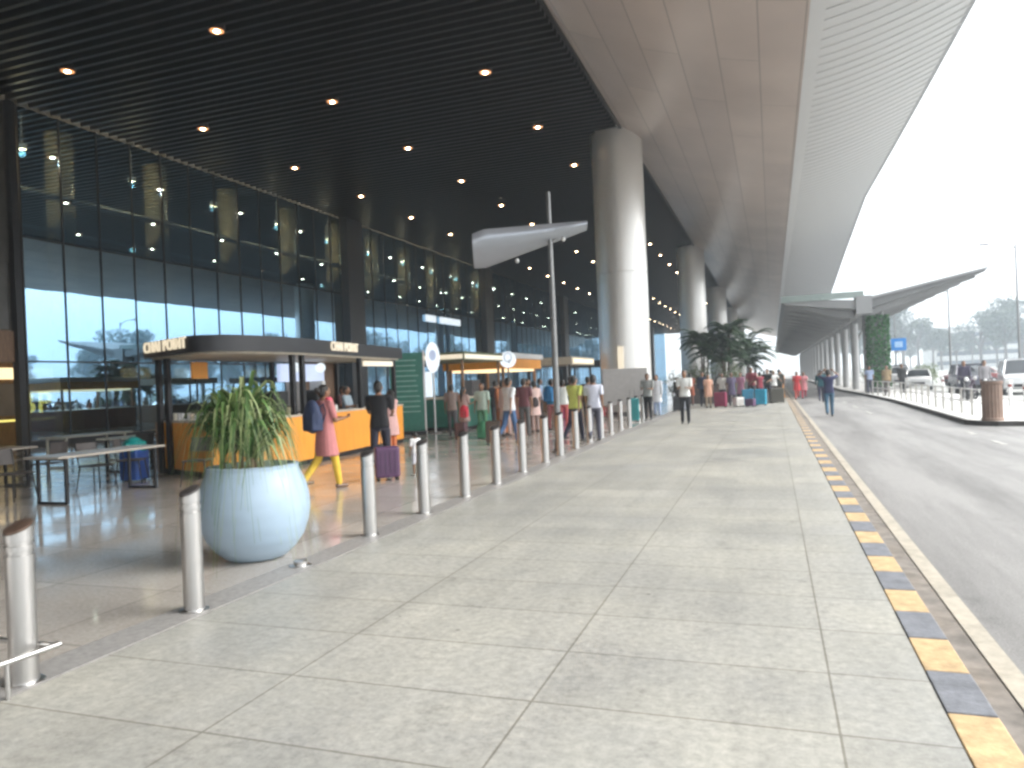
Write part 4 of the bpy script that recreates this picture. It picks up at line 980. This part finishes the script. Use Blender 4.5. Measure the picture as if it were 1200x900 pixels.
def bag(name,x,y,z,rz,s,col,label,cat):
    b_=thing(name,label,cat,(x,y,z),rz)
    mb=MB(); mb.ball((0,0,s*.5),s*.38,s*.24,s*.55,14,10); mb.box(-s*.32,-s*.2,.02,s*.32,s*.2,s*.6); remesh(mb,.018,'bag_body',cm(col,.7),b_,2)
    mb=MB(); mb.tube([(-s*.2,s*.1,s*.75),(-s*.22,s*.28,s*.9),(-s*.22,s*.36,s*.6),(-s*.2,s*.2,s*.2)],.014,6); mb.tube([(s*.2,s*.1,s*.75),(s*.22,s*.28,s*.9),(s*.22,s*.36,s*.6),(s*.2,s*.2,s*.2)],.014,6); mb.build('strap',cm([c*.6 for c in col],.7),b_)
    return b_
bag('backpack',-6.98,10.12,.93,R(-25),.5,(.03,.045,.10),'navy backpack on the back of the woman in pink','backpack')
bag('handbag',-8.55,19.95,.62,R(0),.36,(.60,.03,.06),'red bag held in front of the woman in dusty pink','bag')
bag('backpack',-6.72,22.55,.92,R(-10),.5,(.01,.13,.30),'teal blue backpack worn by the person facing the brown stall','backpack')
bag('shoulder_bag',-7.0,22.0,.8,R(40),.3,(.03,.02,.02),'small dark bag at the waist of the person in blush pink','bag')
bag('travel_bag',-.1,39.6,.0,R(15),.62,(.62,.62,.58),'white cloth bag on the pavement next to the olive suitcase','bag')
bag('travel_bag',-8.0,20.0,.0,R(15),.5,(.04,.20,.10),'dark green bag on the floor in front of the pale green shirt','bag')

# ------------------------------------------------------------------ palm planter
pb=thing('planter_box','long dark planter box in the middle of the pavement','planter',(-3.35,42.2,0))
MB().box(-1.25,-.8,.0,1.25,.8,.95).build('box',mat('planter_dark',(.11,.095,.095),.5,var=.2,scale=3),pb,bevel=.03)
MB().box(-1.3,-.85,.95,1.3,.85,1.02).build('rim',M['steel_dark'],pb,bevel=.01); MB().box(-1.15,-.7,1.02,1.15,.7,1.05).build('soil',M['soil'],pb)
def frond(mb,base,az,L,up,w=.22):
    d=Vector((math.cos(az),math.sin(az),0)); sd=Vector((-d.y,d.x,0)); seg=10; pts=[]
    for i in range(seg+1):
        t=i/seg; pts.append(base+d*(L*t*(.85))+Z*(up*L*t-(.75+up*.3)*L*t*t*.8))
    for i in range(1,seg):
        p=pts[i]; tn=(pts[i+1]-pts[i-1]).normalized(); t=i/seg; wl=w*L*(1-abs(t-.4))*1.1
        for k in (0,.5):
            q=p+tn*k*L/seg
            for s in(-1,1):
                tip=q+sd*s*wl+tn*wl*.6-Z*wl*.35; mb.add([q-tn*.04,q+tn*.05,tip],[(0,1,2)])
    mb.tube(pts,[.012]*(seg)+[.004],4)
def palm(x,y,z,hs,L,label,n=16,nf=2):
    p=thing('palm_plant',label,'plant',(x,y,z)); mb=MB(); tr=MB(); rr=random.Random(int(x*100))
    for h in hs:
        ox,oy=rr.uniform(-.35,.35),rr.uniform(-.2,.2); tr.tube([(ox*.5,oy*.5,0),(ox*.8,oy*.8,h*.5),(ox,oy,h)],[.06,.05,.04],8)
        for i in range(n): frond(mb,Vector((ox,oy,h)),i*2.4+rr.random(),L*rr.uniform(.75,1.1),rr.uniform(.45,1.5))
    mb.build('fronds',M['palm'],p); tr.build('trunk',mat('palm_trunk',(.10,.07,.05),.9),p,smooth=True); return p
palm(-3.6,42.3,1.03,(1.5,2.3,2.0),1.5,'feathery dark palm on the left of the dark planter box',26)
palm(-2.5,42.1,1.03,(1.9,1.2,2.7,2.2),1.5,'tall dark palm on the right of the dark planter box',26)
palm(-1.3,47,0,(2.6,3.2,2.0),1.8,'palm with drooping fronds standing right of the planter box',22)
def leafball(mb,c,r,n,s,rr,flat=1.0):
    for i in range(n):
        v=Vector((rr.gauss(0,1),rr.gauss(0,1),rr.gauss(0,1))).normalized()*r*rr.uniform(.45,1.05); v.z*=flat; p=Vector(c)+v
        a=Vector((rr.uniform(-1,1),rr.uniform(-1,1),rr.uniform(-1,1))).normalized()*s*rr.uniform(.6,1.3); b_=a.cross(Vector((rr.uniform(-1,1),rr.uniform(-1,1),rr.uniform(-1,1)))).normalized()*s*.55
        mb.add([p-a,p-b_*.8,p+a,p+b_*.8],[(0,1,2,3)])
def bush(x,y,z,r,h,label,m='bush',n=500,s=.06):
    p=thing('bush',label,'bush',(x,y,z)); rr=random.Random(int(x*31+y)); mb=MB()
    for k in range(6): leafball(mb,(rr.uniform(-.5,.5)*r,rr.uniform(-.4,.4)*r,h*rr.uniform(.35,.8)),r*.6,n//6,s,rr)
    mb.build('foliage',M[m],p); t=MB()
    for k in range(4): t.tube([(0,0,0),(rr.uniform(-.4,.4)*r,rr.uniform(-.4,.4)*r,h*.6)],[.02,.01],5)
    t.build('stems',mat('twig',(.09,.06,.04),.9),p); return p
bush(-3.9,41.9,1.03,.75,1.1,'pale leafy bush at the left of the dark planter box')
bush(-3.0,41.8,1.03,.8,1.3,'olive leafy bush in the middle of the dark planter box')
bush(-2.2,41.9,1.03,.7,.9,'light green bush at the right end of the dark planter box')
bush(-5.3,46.5,0,1.2,1.6,'dark green bush beyond the planter box near the second column','palm',700,.09)

# ------------------------------------------------------------------ far drop-off canopy
D=thing('dropoff_canopy','grey wing shaped canopy over the road ahead with rising right side','canopy',(5.4,50,0))
def db(mb,name,m,par=D,**k):
    mb.v=[(v[0]-5.4,v[1]-50,v[2]) for v in mb.v]; return mb.build(name,m,par,**k)
M['dc']=mat('far_canopy_grey',(.30,.30,.30),.5,metal=.2,var=.12,scale=.5); M['dcd']=mat('far_canopy_dark',(.17,.17,.17),.55,var=.15,scale=.5)
db(MB().extrude_y([(.75,6.1),(5.45,5.75),(5.45,5.25),(5.2,5.2),(.95,5.75)][::-1],50,176),'left_slab',M['dc'])
db(MB().extrude_y([(5.48,5.75),(11.97,7.1),(12.0,6.95),(5.48,5.15)][::-1],50,176),'right_wing',M['dcd'])
for i in range(32):
    y=51+i*3.9
    db(MB().extrude_y([(1.0,5.76),(5.1,5.22),(5.1,4.75),(4.2,4.8)],y,y+.35),'rib',M['dc'])
    db(MB().extrude_y([(5.9,4.85),(5.9,5.2),(11.6,6.88),(11.7,6.7)],y,y+.35),'rib',M['dc'])
db(MB().box(.7,49.88,5.9,5.46,49.995,6.3),'front_trim',mat('trim_green',(.30,.36,.34),.4))
mb=MB(); mb.extrude_y([(5.5,5.70),(12.05,7.05),(12.05,7.18),(5.5,5.86)],49.85,49.99); db(mb,'front_trim',M['dc'])
db(MB().box(5.0,49.8,4.9,5.9,51,6.0),'valley_beam',M['dc'])
for i in range(16):
    y=53+i*7.8
    mb=MB(); mb.tube([(5.9,y,0),(5.9,y,4.9)],.26,16); db(mb,'support_column',mat('support',(.5,.5,.5),.5) if 'sup' not in M else M['sup'],smooth=True)
    mb=MB(); mb.tube([(5.9,y,3.2),(6.9,y+.3,5.3)],[.13,.09],10); db(mb,'strut',M['dc'],smooth=True)
gw=thing('green_column','tall column covered with green climbing leaves at the island','green column',(6.35,51.6,0))
MB().box(-.45,-.35,0,.45,.35,4.8).build('core',M['dcd'],gw); mb=MB(); rr=random.Random(3)
for i in range(2600):
    a=rr.uniform(0,6.283); z=rr.uniform(.35,4.85); r=.5+rr.uniform(0,.16); p=Vector((r*math.cos(a)*1.05,r*math.sin(a)*.9,z))
    q=Vector((rr.uniform(-1,1),rr.uniform(-1,1),rr.uniform(-1,1))).normalized()*.09; s_=q.cross(Vector((rr.uniform(-1,1),1,rr.uniform(-1,1)))).normalized()*.06
    mb.add([p-q,p-s_,p+q,p+s_],[(0,1,2,3)])
mb.build('climbing_leaves',M['green_wall'],gw)
bs=thing('blue_sign','square blue road sign on a grey post right of the green column','sign',(7.35,50.5,0))
MB().box(-.42,-.02,2.55,.42,.02,3.3).build('face',mat('sign_face_blue',(.02,.22,.62),.4),bs,bevel=.01); MB().box(-.22,-.026,2.75,.22,-.022,3.1).build('symbol',cm((.35,.55,.8),.5),bs)
MB().tube([(0,.05,0),(0,.05,3.2)],.035,8).build('post',M['steel'],bs)

# ------------------------------------------------------------------ island furniture
cy=thing('litter_drum','brown ribbed round drum on the corner of the traffic island','drum',(5.68,23.6,.0))
mb=MB(); n=36; prof=[(.27,.0),(.27,.06),(.25,.08),(.25,1.0),(.27,1.02),(.27,1.08)]
mb.lathe(prof,n)
for i,v in enumerate(mb.v):
    ring=i//n; k=i%n
    if ring in(2,3) and k%2: mb.v[i]=(v[0]*.93,v[1]*.93,v[2])
mb.build('drum_body',mat('drum_brown',(.24,.16,.12),.55,var=.2,scale=3),cy); MB().lathe([(.22,1.081),(.22,1.10)],24).build('lid',M['steel_dark'],cy)
ra=thing('railing','low white post railing along the island kerb','railing',(5.6,24.6,0))
pth=[(5.75,24.8),(5.72,30),(5.85,40),(5.4,49)]
L_=[]
for i in range(len(pth)-1):
    a,c=Vector(pth[i]),Vector(pth[i+1]); m_=int((c-a).length/1.3)
    for k in range(m_): L_.append(a.lerp(c,k/m_))
for p in L_: MB().box(p.x-5.6-.03,p.y-24.6-.03,0,p.x-5.6+.03,p.y-24.6+.03,.82).build('post',cm((.45,.43,.40),.6),ra)
for z in(.42,.8):
    MB().tube([(p.x-5.6,p.y-24.6,z) for p in L_],.018,6).build('rail',M['white'],ra)
for i,(x,y) in enumerate([(7.4,27),(7.9,30.5),(8.1,34.5),(8.3,39),(8.4,44)]):
    bb=thing('guard_post',['white guard post behind the ribbed drum, nearest of five','second white guard post of five on the island','third white guard post of five on the island','fourth white guard post of five on the island','farthest white guard post of five on the island'][i],'post',(x,y,0),0,'white guard posts on the island')
    MB().lathe([(.06,0),(.06,.9),(.03,.95)],14).build('shaft',M['white'],bb,smooth=True); MB().lathe([(.064,.7),(.064,.8)],14).build('band',cm((.25,.05,.04),.5),bb)
# lamp posts
def lamp_post(x,y,h,label,arm=1.6,r=.09):
    l=thing('lamp_post',label,'lamp post',(x,y,-.15)); MB().tube([(0,0,0),(0,0,h)],[r,r*.6],10).build('mast',M['pole'],l,smooth=True)
    MB().tube([(0,0,h-.3),(-arm*.5,0,h+.05),(-arm,0,h+.1)],[.05,.04,.035],8).build('arm',M['pole'],l,smooth=True)
    MB().box(-arm-.55,-.12,h+.05,-arm,.12,h+.16).build('lamp_head',M['steel_dark'],l,bevel=.03); return l
lamp_post(16.2,60,9.9,'tallest lamp post behind the white van'); lamp_post(13.6,68,7.9,'lamp post between the far canopy and the white van'); lamp_post(13.5,95,7.6,'distant lamp post just right of the blue sign',1.0)
lamp_post(17,120,9.5,'faint lamp post in the haze beyond the parking lane',1.2)
lamp_post(30,78,9.5,'lamp post at the right edge beyond the flower bush',1.2)

# ------------------------------------------------------------------ vehicles
def car(x,y,rz,col,label,kind='hatch'):
    v=thing('parked_car',label,'car',(x,y,-.16),rz,'vehicles beyond the island'); W=.86
    P={'hatch':dict(L=3.9,body=[(-1.95,.35),(-1.95,.78),(-1.75,.92),(-.9,.98),(1.5,.98),(1.92,.88),(1.95,.4),(1.7,.28),(-1.7,.28)],cab=[(-1.0,.97),(-.35,1.42),(.95,1.46),(1.62,1.0)]),
       'van':dict(L=4.6,body=[(-2.3,.38),(-2.28,.95),(-1.75,1.08),(-1.2,1.12),(2.2,1.12),(2.3,1.0),(2.3,.4),(2.0,.3),(-2.0,.3)],cab=[(-1.45,1.11),(-.75,1.82),(2.05,1.86),(2.25,1.12)]),
       'suv':dict(L=4.4,body=[(-2.2,.42),(-2.2,.95),(-1.9,1.08),(-1.0,1.12),(2.1,1.12),(2.2,1.0),(2.2,.45),(1.9,.34),(-1.9,.34)],cab=[(-1.15,1.11),(-.5,1.66),(1.6,1.70),(2.12,1.13)])}[kind]
    # x axis of profile = length (front is -)
    def loftp(pts,w0,w1,zs):
        mb=MB(); n=len(pts); secs=[(-w0,.0),(-w0*.97,.0)]
        z0=min(p[1] for p in pts); z1=max(p[1] for p in pts); v_=[]
        for s in (-1,-.6,.6,1):
            for p in pts:
                t=(p[1]-z0)/(z1-z0); w=w0*(1-t)+w1*t; k=.94 if abs(s)==1 else 1.0
                v_.append((p[0]*k, s*w, z0+(p[1]-z0)*(k if abs(s)==1 else 1)))
        f=[tuple(range(n)),tuple(range(4*n-1,3*n-1,-1))]+[(a*n+i,(a+1)*n+i,(a+1)*n+(i+1)%n,a*n+(i+1)%n) for a in range(3) for i in range(n)]
        mb.add(v_,f); return mb
    cp=mat('car_paint',col,.25,metal=.1,var=.03) if tuple(col) not in _mc else _mc[tuple(col)]; _mc[tuple(col)]=cp
    loftp(P['body'],W,W*.96,0).build('car_body',cp,v,smooth=True,bevel=.03)
    c=P['cab']; loftp(c,W*.93,W*.76,0).build('cabin_glass',M.setdefault('cglass',mat('car_glass',(.02,.025,.03),.08,var=.02,spec=.8)),v,smooth=True)
    mb=MB(); mb.box(c[1][0]+.06,-W*.72,c[1][1]-.015,c[2][0]-.03,W*.72,c[2][1]+.03)
    for s in(-1,1):
        for a,q in ((c[0],c[1]),(c[3],c[2])): mb.tube([(a[0],s*W*.92,a[1]),(q[0],s*W*.75,q[1]-.01)],.045,5)
        xm=(c[1][0]+c[2][0])/2+.1; mb.tube([(xm,s*W*.93,c[0][1]),(xm,s*W*.755,c[1][1])],.04,5)
    mb.build('roof',cp,v,bevel=.01)
    for sx in(-1,1):
        for sy in(-1,1):
            wx=sx*P['L']*.31
            w_=MB(); w_.lathe([(.20,-.09),(.30,-.10),(.32,-.06),(.32,.06),(.30,.10),(.20,.09)],20); w_.v=[(a+wx,sy*(W-.06)+c2,b2+.32) for a,b2,c2 in w_.v]; t=w_.build('tyre',M['rubber'],v,smooth=True)
            w_=MB(); w_.lathe([(.19,-.1),(.19,.1)],12); w_.v=[(a+wx,sy*(W-.055)+c2,b2+.32) for a,b2,c2 in w_.v]; w_.build('rim',M['steel'],t)
    for s in(-1,1):
        MB().box(-P['L']/2-.01,s*.62-.16,.66,-P['L']/2+.12,s*.62+.16,.82).build('headlight',M['white'],v,bevel=.02)
        MB().box(P['L']/2-.10,s*.66-.12,.74,P['L']/2+.01,s*.66+.12,.94).build('taillight',cm((.4,.02,.02),.3),v,bevel=.02)
    MB().box(-P['L']/2-.015,-.42,.42,-P['L']/2+.05,.42,.58).build('grille',M['blk'],v)
    return v
car(12.6,47,R(80),(.75,.75,.76),'white van with dark windows at the right of the parking lane','van')
car(10.6,48.5,R(85),(.10,.10,.13),'dark grey off-roader beside the white van','suv')
car(9.9,60,R(80),(.72,.72,.72),'white hatchback near the lamp post mid lane','hatch')
car(10.8,74,R(80),(.70,.69,.70),'white off-roader farther along the parking lane','suv')
car(14.5,66,R(20),(.20,.04,.04),'dark red hatchback turned sideways in the lane','hatch')
car(12.8,88,R(84),(.07,.07,.08),'small black van far along the lane','van')
car(19.5,58,R(10),(.72,.72,.74),'white hatchback by the flower bushes at the right','hatch')
car(25,40,R(0),(.5,.5,.52),'silver van crossing beyond the right edge','van')
# motorcycle group
def bike(x,y,rz,col,label):
    v=thing('motorcycle',label,'motorcycle',(x,y,-.0),rz,'motorcycles by the island')
    for sx in(-.62,.62):
        w_=MB(); path=[(sx+.28*math.cos(a),0,.30+.28*math.sin(a)) for a in [2*math.pi*i/20 for i in range(21)]]; w_.tube(path,.045,6); w_.build('wheel',M['rubber'],v,smooth=True)
    mb=MB(); mb.ball((-.1,0,.78),.30,.14,.15); mb.tube([(-.55,0,.95),(-.62,0,.3)],.03,6); mb.tube([(.62,0,.3),(.1,0,.45),(-.4,0,.85)],.04,6); mb.ball((.02,0,.42),.2,.13,.17); mb.build('bike_frame',cm(col,.35),v,smooth=True)
    MB().box(.05,-.12,.78,.62,.12,.86).build('saddle',M['rubber'],v,bevel=.03); MB().tube([(-.5,-.32,1.05),(-.55,0,.98),(-.5,.32,1.05)],.018,6).build('handlebar',M['steel_dark'],v)
    MB().ball((-.66,0,.92),.08,.08,.09).build('headlamp',M['white'],v,smooth=True)
bike(8.0,37.0,R(75),(.05,.05,.06),'black motorcycle parked on the island, nearer of two'); bike(8.4,38.4,R(95),(.10,.06,.10),'plum motorcycle parked on the island, farther of two')
person(8.1,38.0,0,R(160),'person in dark purple jacket standing by the motorcycles',1.72,(.07,.06,.10),(.03,.03,.04),'trousers','long','stand','short')
person(8.75,37.4,0,R(200),'person in grey jacket at the right of the motorcycles',1.70,(.22,.21,.22),(.03,.03,.04),'trousers','long','stand','short')

# ------------------------------------------------------------------ flower bushes and far trees
for i,(x,y,r,h,l) in enumerate([(16.2,50,1.6,2.1,'green bush with red flowers at the right edge'),(18.5,52,1.6,1.9,'second flower bush at the right edge, partly cut off'),(13.5,78,1.4,1.6,'olive bush behind the dark off-roader'),(9.6,82,1.2,1.7,'dark shrub beyond the far end of the railing'),(22,72,2.0,2.2,'pale bush behind the lamp post at the right')]):
    p=bush(x,y,-.16,r,h,l,'bush',1100,.12)
    if i<2:
        rr=random.Random(i+5); mb=MB()
        for k in range(5): leafball(mb,(rr.uniform(-.6,.6)*r,rr.uniform(-.5,.5)*r,h*rr.uniform(.2,.5)),r*.55,60,.09,rr)
        mb.build('flowers',M.setdefault('fl',leaf_mat('flower_petal',(.30,.03,.06),(.5,.10,.14),.2)),p)
def tree_proto(seed,H,Rr,label,x,y,palmy=False):
    rr=random.Random(seed); t=thing('tree',label,'tree',(x,y,-.16),rr.uniform(0,6),'hazy trees beyond the parking lane'); tr=MB(); cr=MB()
    tr.tube([(0,0,0),(.1,.05,H*.3),(.0,.1,H*.62)],[H*.028,H*.02,H*.012],10)
    for k in range(11):
        a=rr.uniform(0,6.283); rad=Rr*rr.uniform(.2,.8); hz=H*rr.uniform(.48,.9); c=(rad*math.cos(a),rad*math.sin(a),hz)
        tr.tube([(0,0,H*rr.uniform(.28,.5)),(c[0]*.5,c[1]*.5,hz*.85),c],[H*.011,H*.007,.03],6)
        leafball(cr,c,Rr*rr.uniform(.28,.45),260,H*.022,rr,.75)
    leafball(cr,(0,0,H*.8),Rr*.45,300,H*.022,rr,.8)
    cr.build('crown',M['tree_leaf'],t); tr.build('trunk',M.setdefault('bark',mat('bark',(.10,.08,.06),.9)),t,smooth=True); return t
protos=[]; rr=random.Random(12); spots=[]
for i in range(60):
    az=R(-3.5+40*((i*0.618)%1)); d=170+190*((i*.377)%1); spots.append((d*math.sin(az+R(3)),d*math.cos(az+R(3))))
for i in range(12): spots.append((175+rr.uniform(-10,30),-60+i*22))
spots=[s for s in spots if s[0]>24]
spots.sort(key=lambda s:s[0])
for i,(x,y) in enumerate(spots):
    lb='hazy broadleaf tree in the pale tree belt beyond the parking lane'
    if i<4: protos.append(tree_proto(i+1,[17,21,15,19][i],[7,7.5,6,6.5][i],lb,x,y))
    else:
        c=copy_tree(protos[i%4],(x,y,-.16),rr.uniform(0,6.28),lb); s=rr.uniform(.6,1.1); c.scale=(s,s,s)
# pale hazy buildings
for (x,y,w,d,h,l) in [(75,330,34,20,15,'pale hazy block behind the trees at the far right'),(150,330,40,20,18,'tall pale hazy building at the right edge')]:
    bd=thing('far_building',l,'building',(x,y,-.16))
    MB().box(-w/2,-d/2,0,w/2,d/2,h).build('wall',mat('far_wall',(.5,.5,.48),.8,var=.08,scale=.3),bd); MB().box(-w/2-.3,-d/2-.3,h,w/2+.3,d/2+.3,h+.6).build('roof',cm((.35,.35,.35),.8),bd)
    for fz in range(int(h//3.5)):
        MB().box(-w/2+1.5,-d/2-.06,1.3+fz*3.5,w/2-1.5,-d/2-.01,2.9+fz*3.5).build('window_band',M['cglass'],bd)
# haze
hz=MB().box(-90,-70,-1.3,300,440,40).build('haze',None or bpy.data.materials.new('haze_air')); hz['kind']='stuff'
hm=hz.data.materials[0]; hm.use_nodes=True; nt=hm.node_tree; nt.nodes.clear(); ho=N(nt,'ShaderNodeOutputMaterial'); pv=N(nt,'ShaderNodeVolumePrincipled')
pv.inputs['Color'].default_value=(.52,.58,.64,1); pv.inputs['Density'].default_value=.0020; pv.inputs['Anisotropy'].default_value=.2; nt.links.new(pv.outputs[0],ho.inputs['Volume'])

# ------------------------------------------------------------------ light
w=bpy.data.worlds.new('World'); scene.world=w; w.use_nodes=True; nt=w.node_tree; bg=nt.nodes['Background']
sky=nt.nodes.new('ShaderNodeTexSky'); sky.sky_type='NISHITA'; sky.sun_disc=False; sky.sun_elevation=R(40); sky.sun_rotation=R(75); sky.dust_density=6; sky.air_density=1.2; sky.ozone_density=1
hs=nt.nodes.new('ShaderNodeHueSaturation'); hs.inputs['Saturation'].default_value=.22; nt.links.new(sky.outputs[0],hs.inputs['Color'])
mx=nt.nodes.new('ShaderNodeMix'); mx.data_type='RGBA'; mx.inputs[0].default_value=.55; nt.links.new(hs.outputs[0],mx.inputs[6]); mx.inputs[7].default_value=(9.2,9.7,10.0,1)
nt.links.new(mx.outputs[2],bg.inputs['Color']); bg.inputs['Strength'].default_value=.13
sl=bpy.data.lights.new('sun','SUN'); sl.energy=1.1; sl.angle=R(35); sl.color=(1,.96,.9); so=bpy.data.objects.new('sun',sl); COL.objects.link(so)
az=R(75); el=R(40); dv=Vector((math.sin(az)*math.cos(el),math.cos(az)*math.cos(el),math.sin(el))); so.rotation_euler=dv.to_track_quat('Z','Y').to_euler()
vs=scene.view_settings; vs.view_transform='Standard'; vs.look='None'; vs.exposure=1.62; vs.gamma=1; vs.use_curve_mapping=False
cy_=scene.cycles; cy_.use_denoising=True; cy_.max_bounces=8; cy_.diffuse_bounces=4; cy_.glossy_bounces=4; cy_.transparent_max_bounces=12; cy_.volume_bounces=1
cy_.sample_clamp_indirect=8; cy_.caustics_reflective=False; cy_.caustics_refractive=False; cy_.filter_width=2.8
scene.render.film_transparent=False
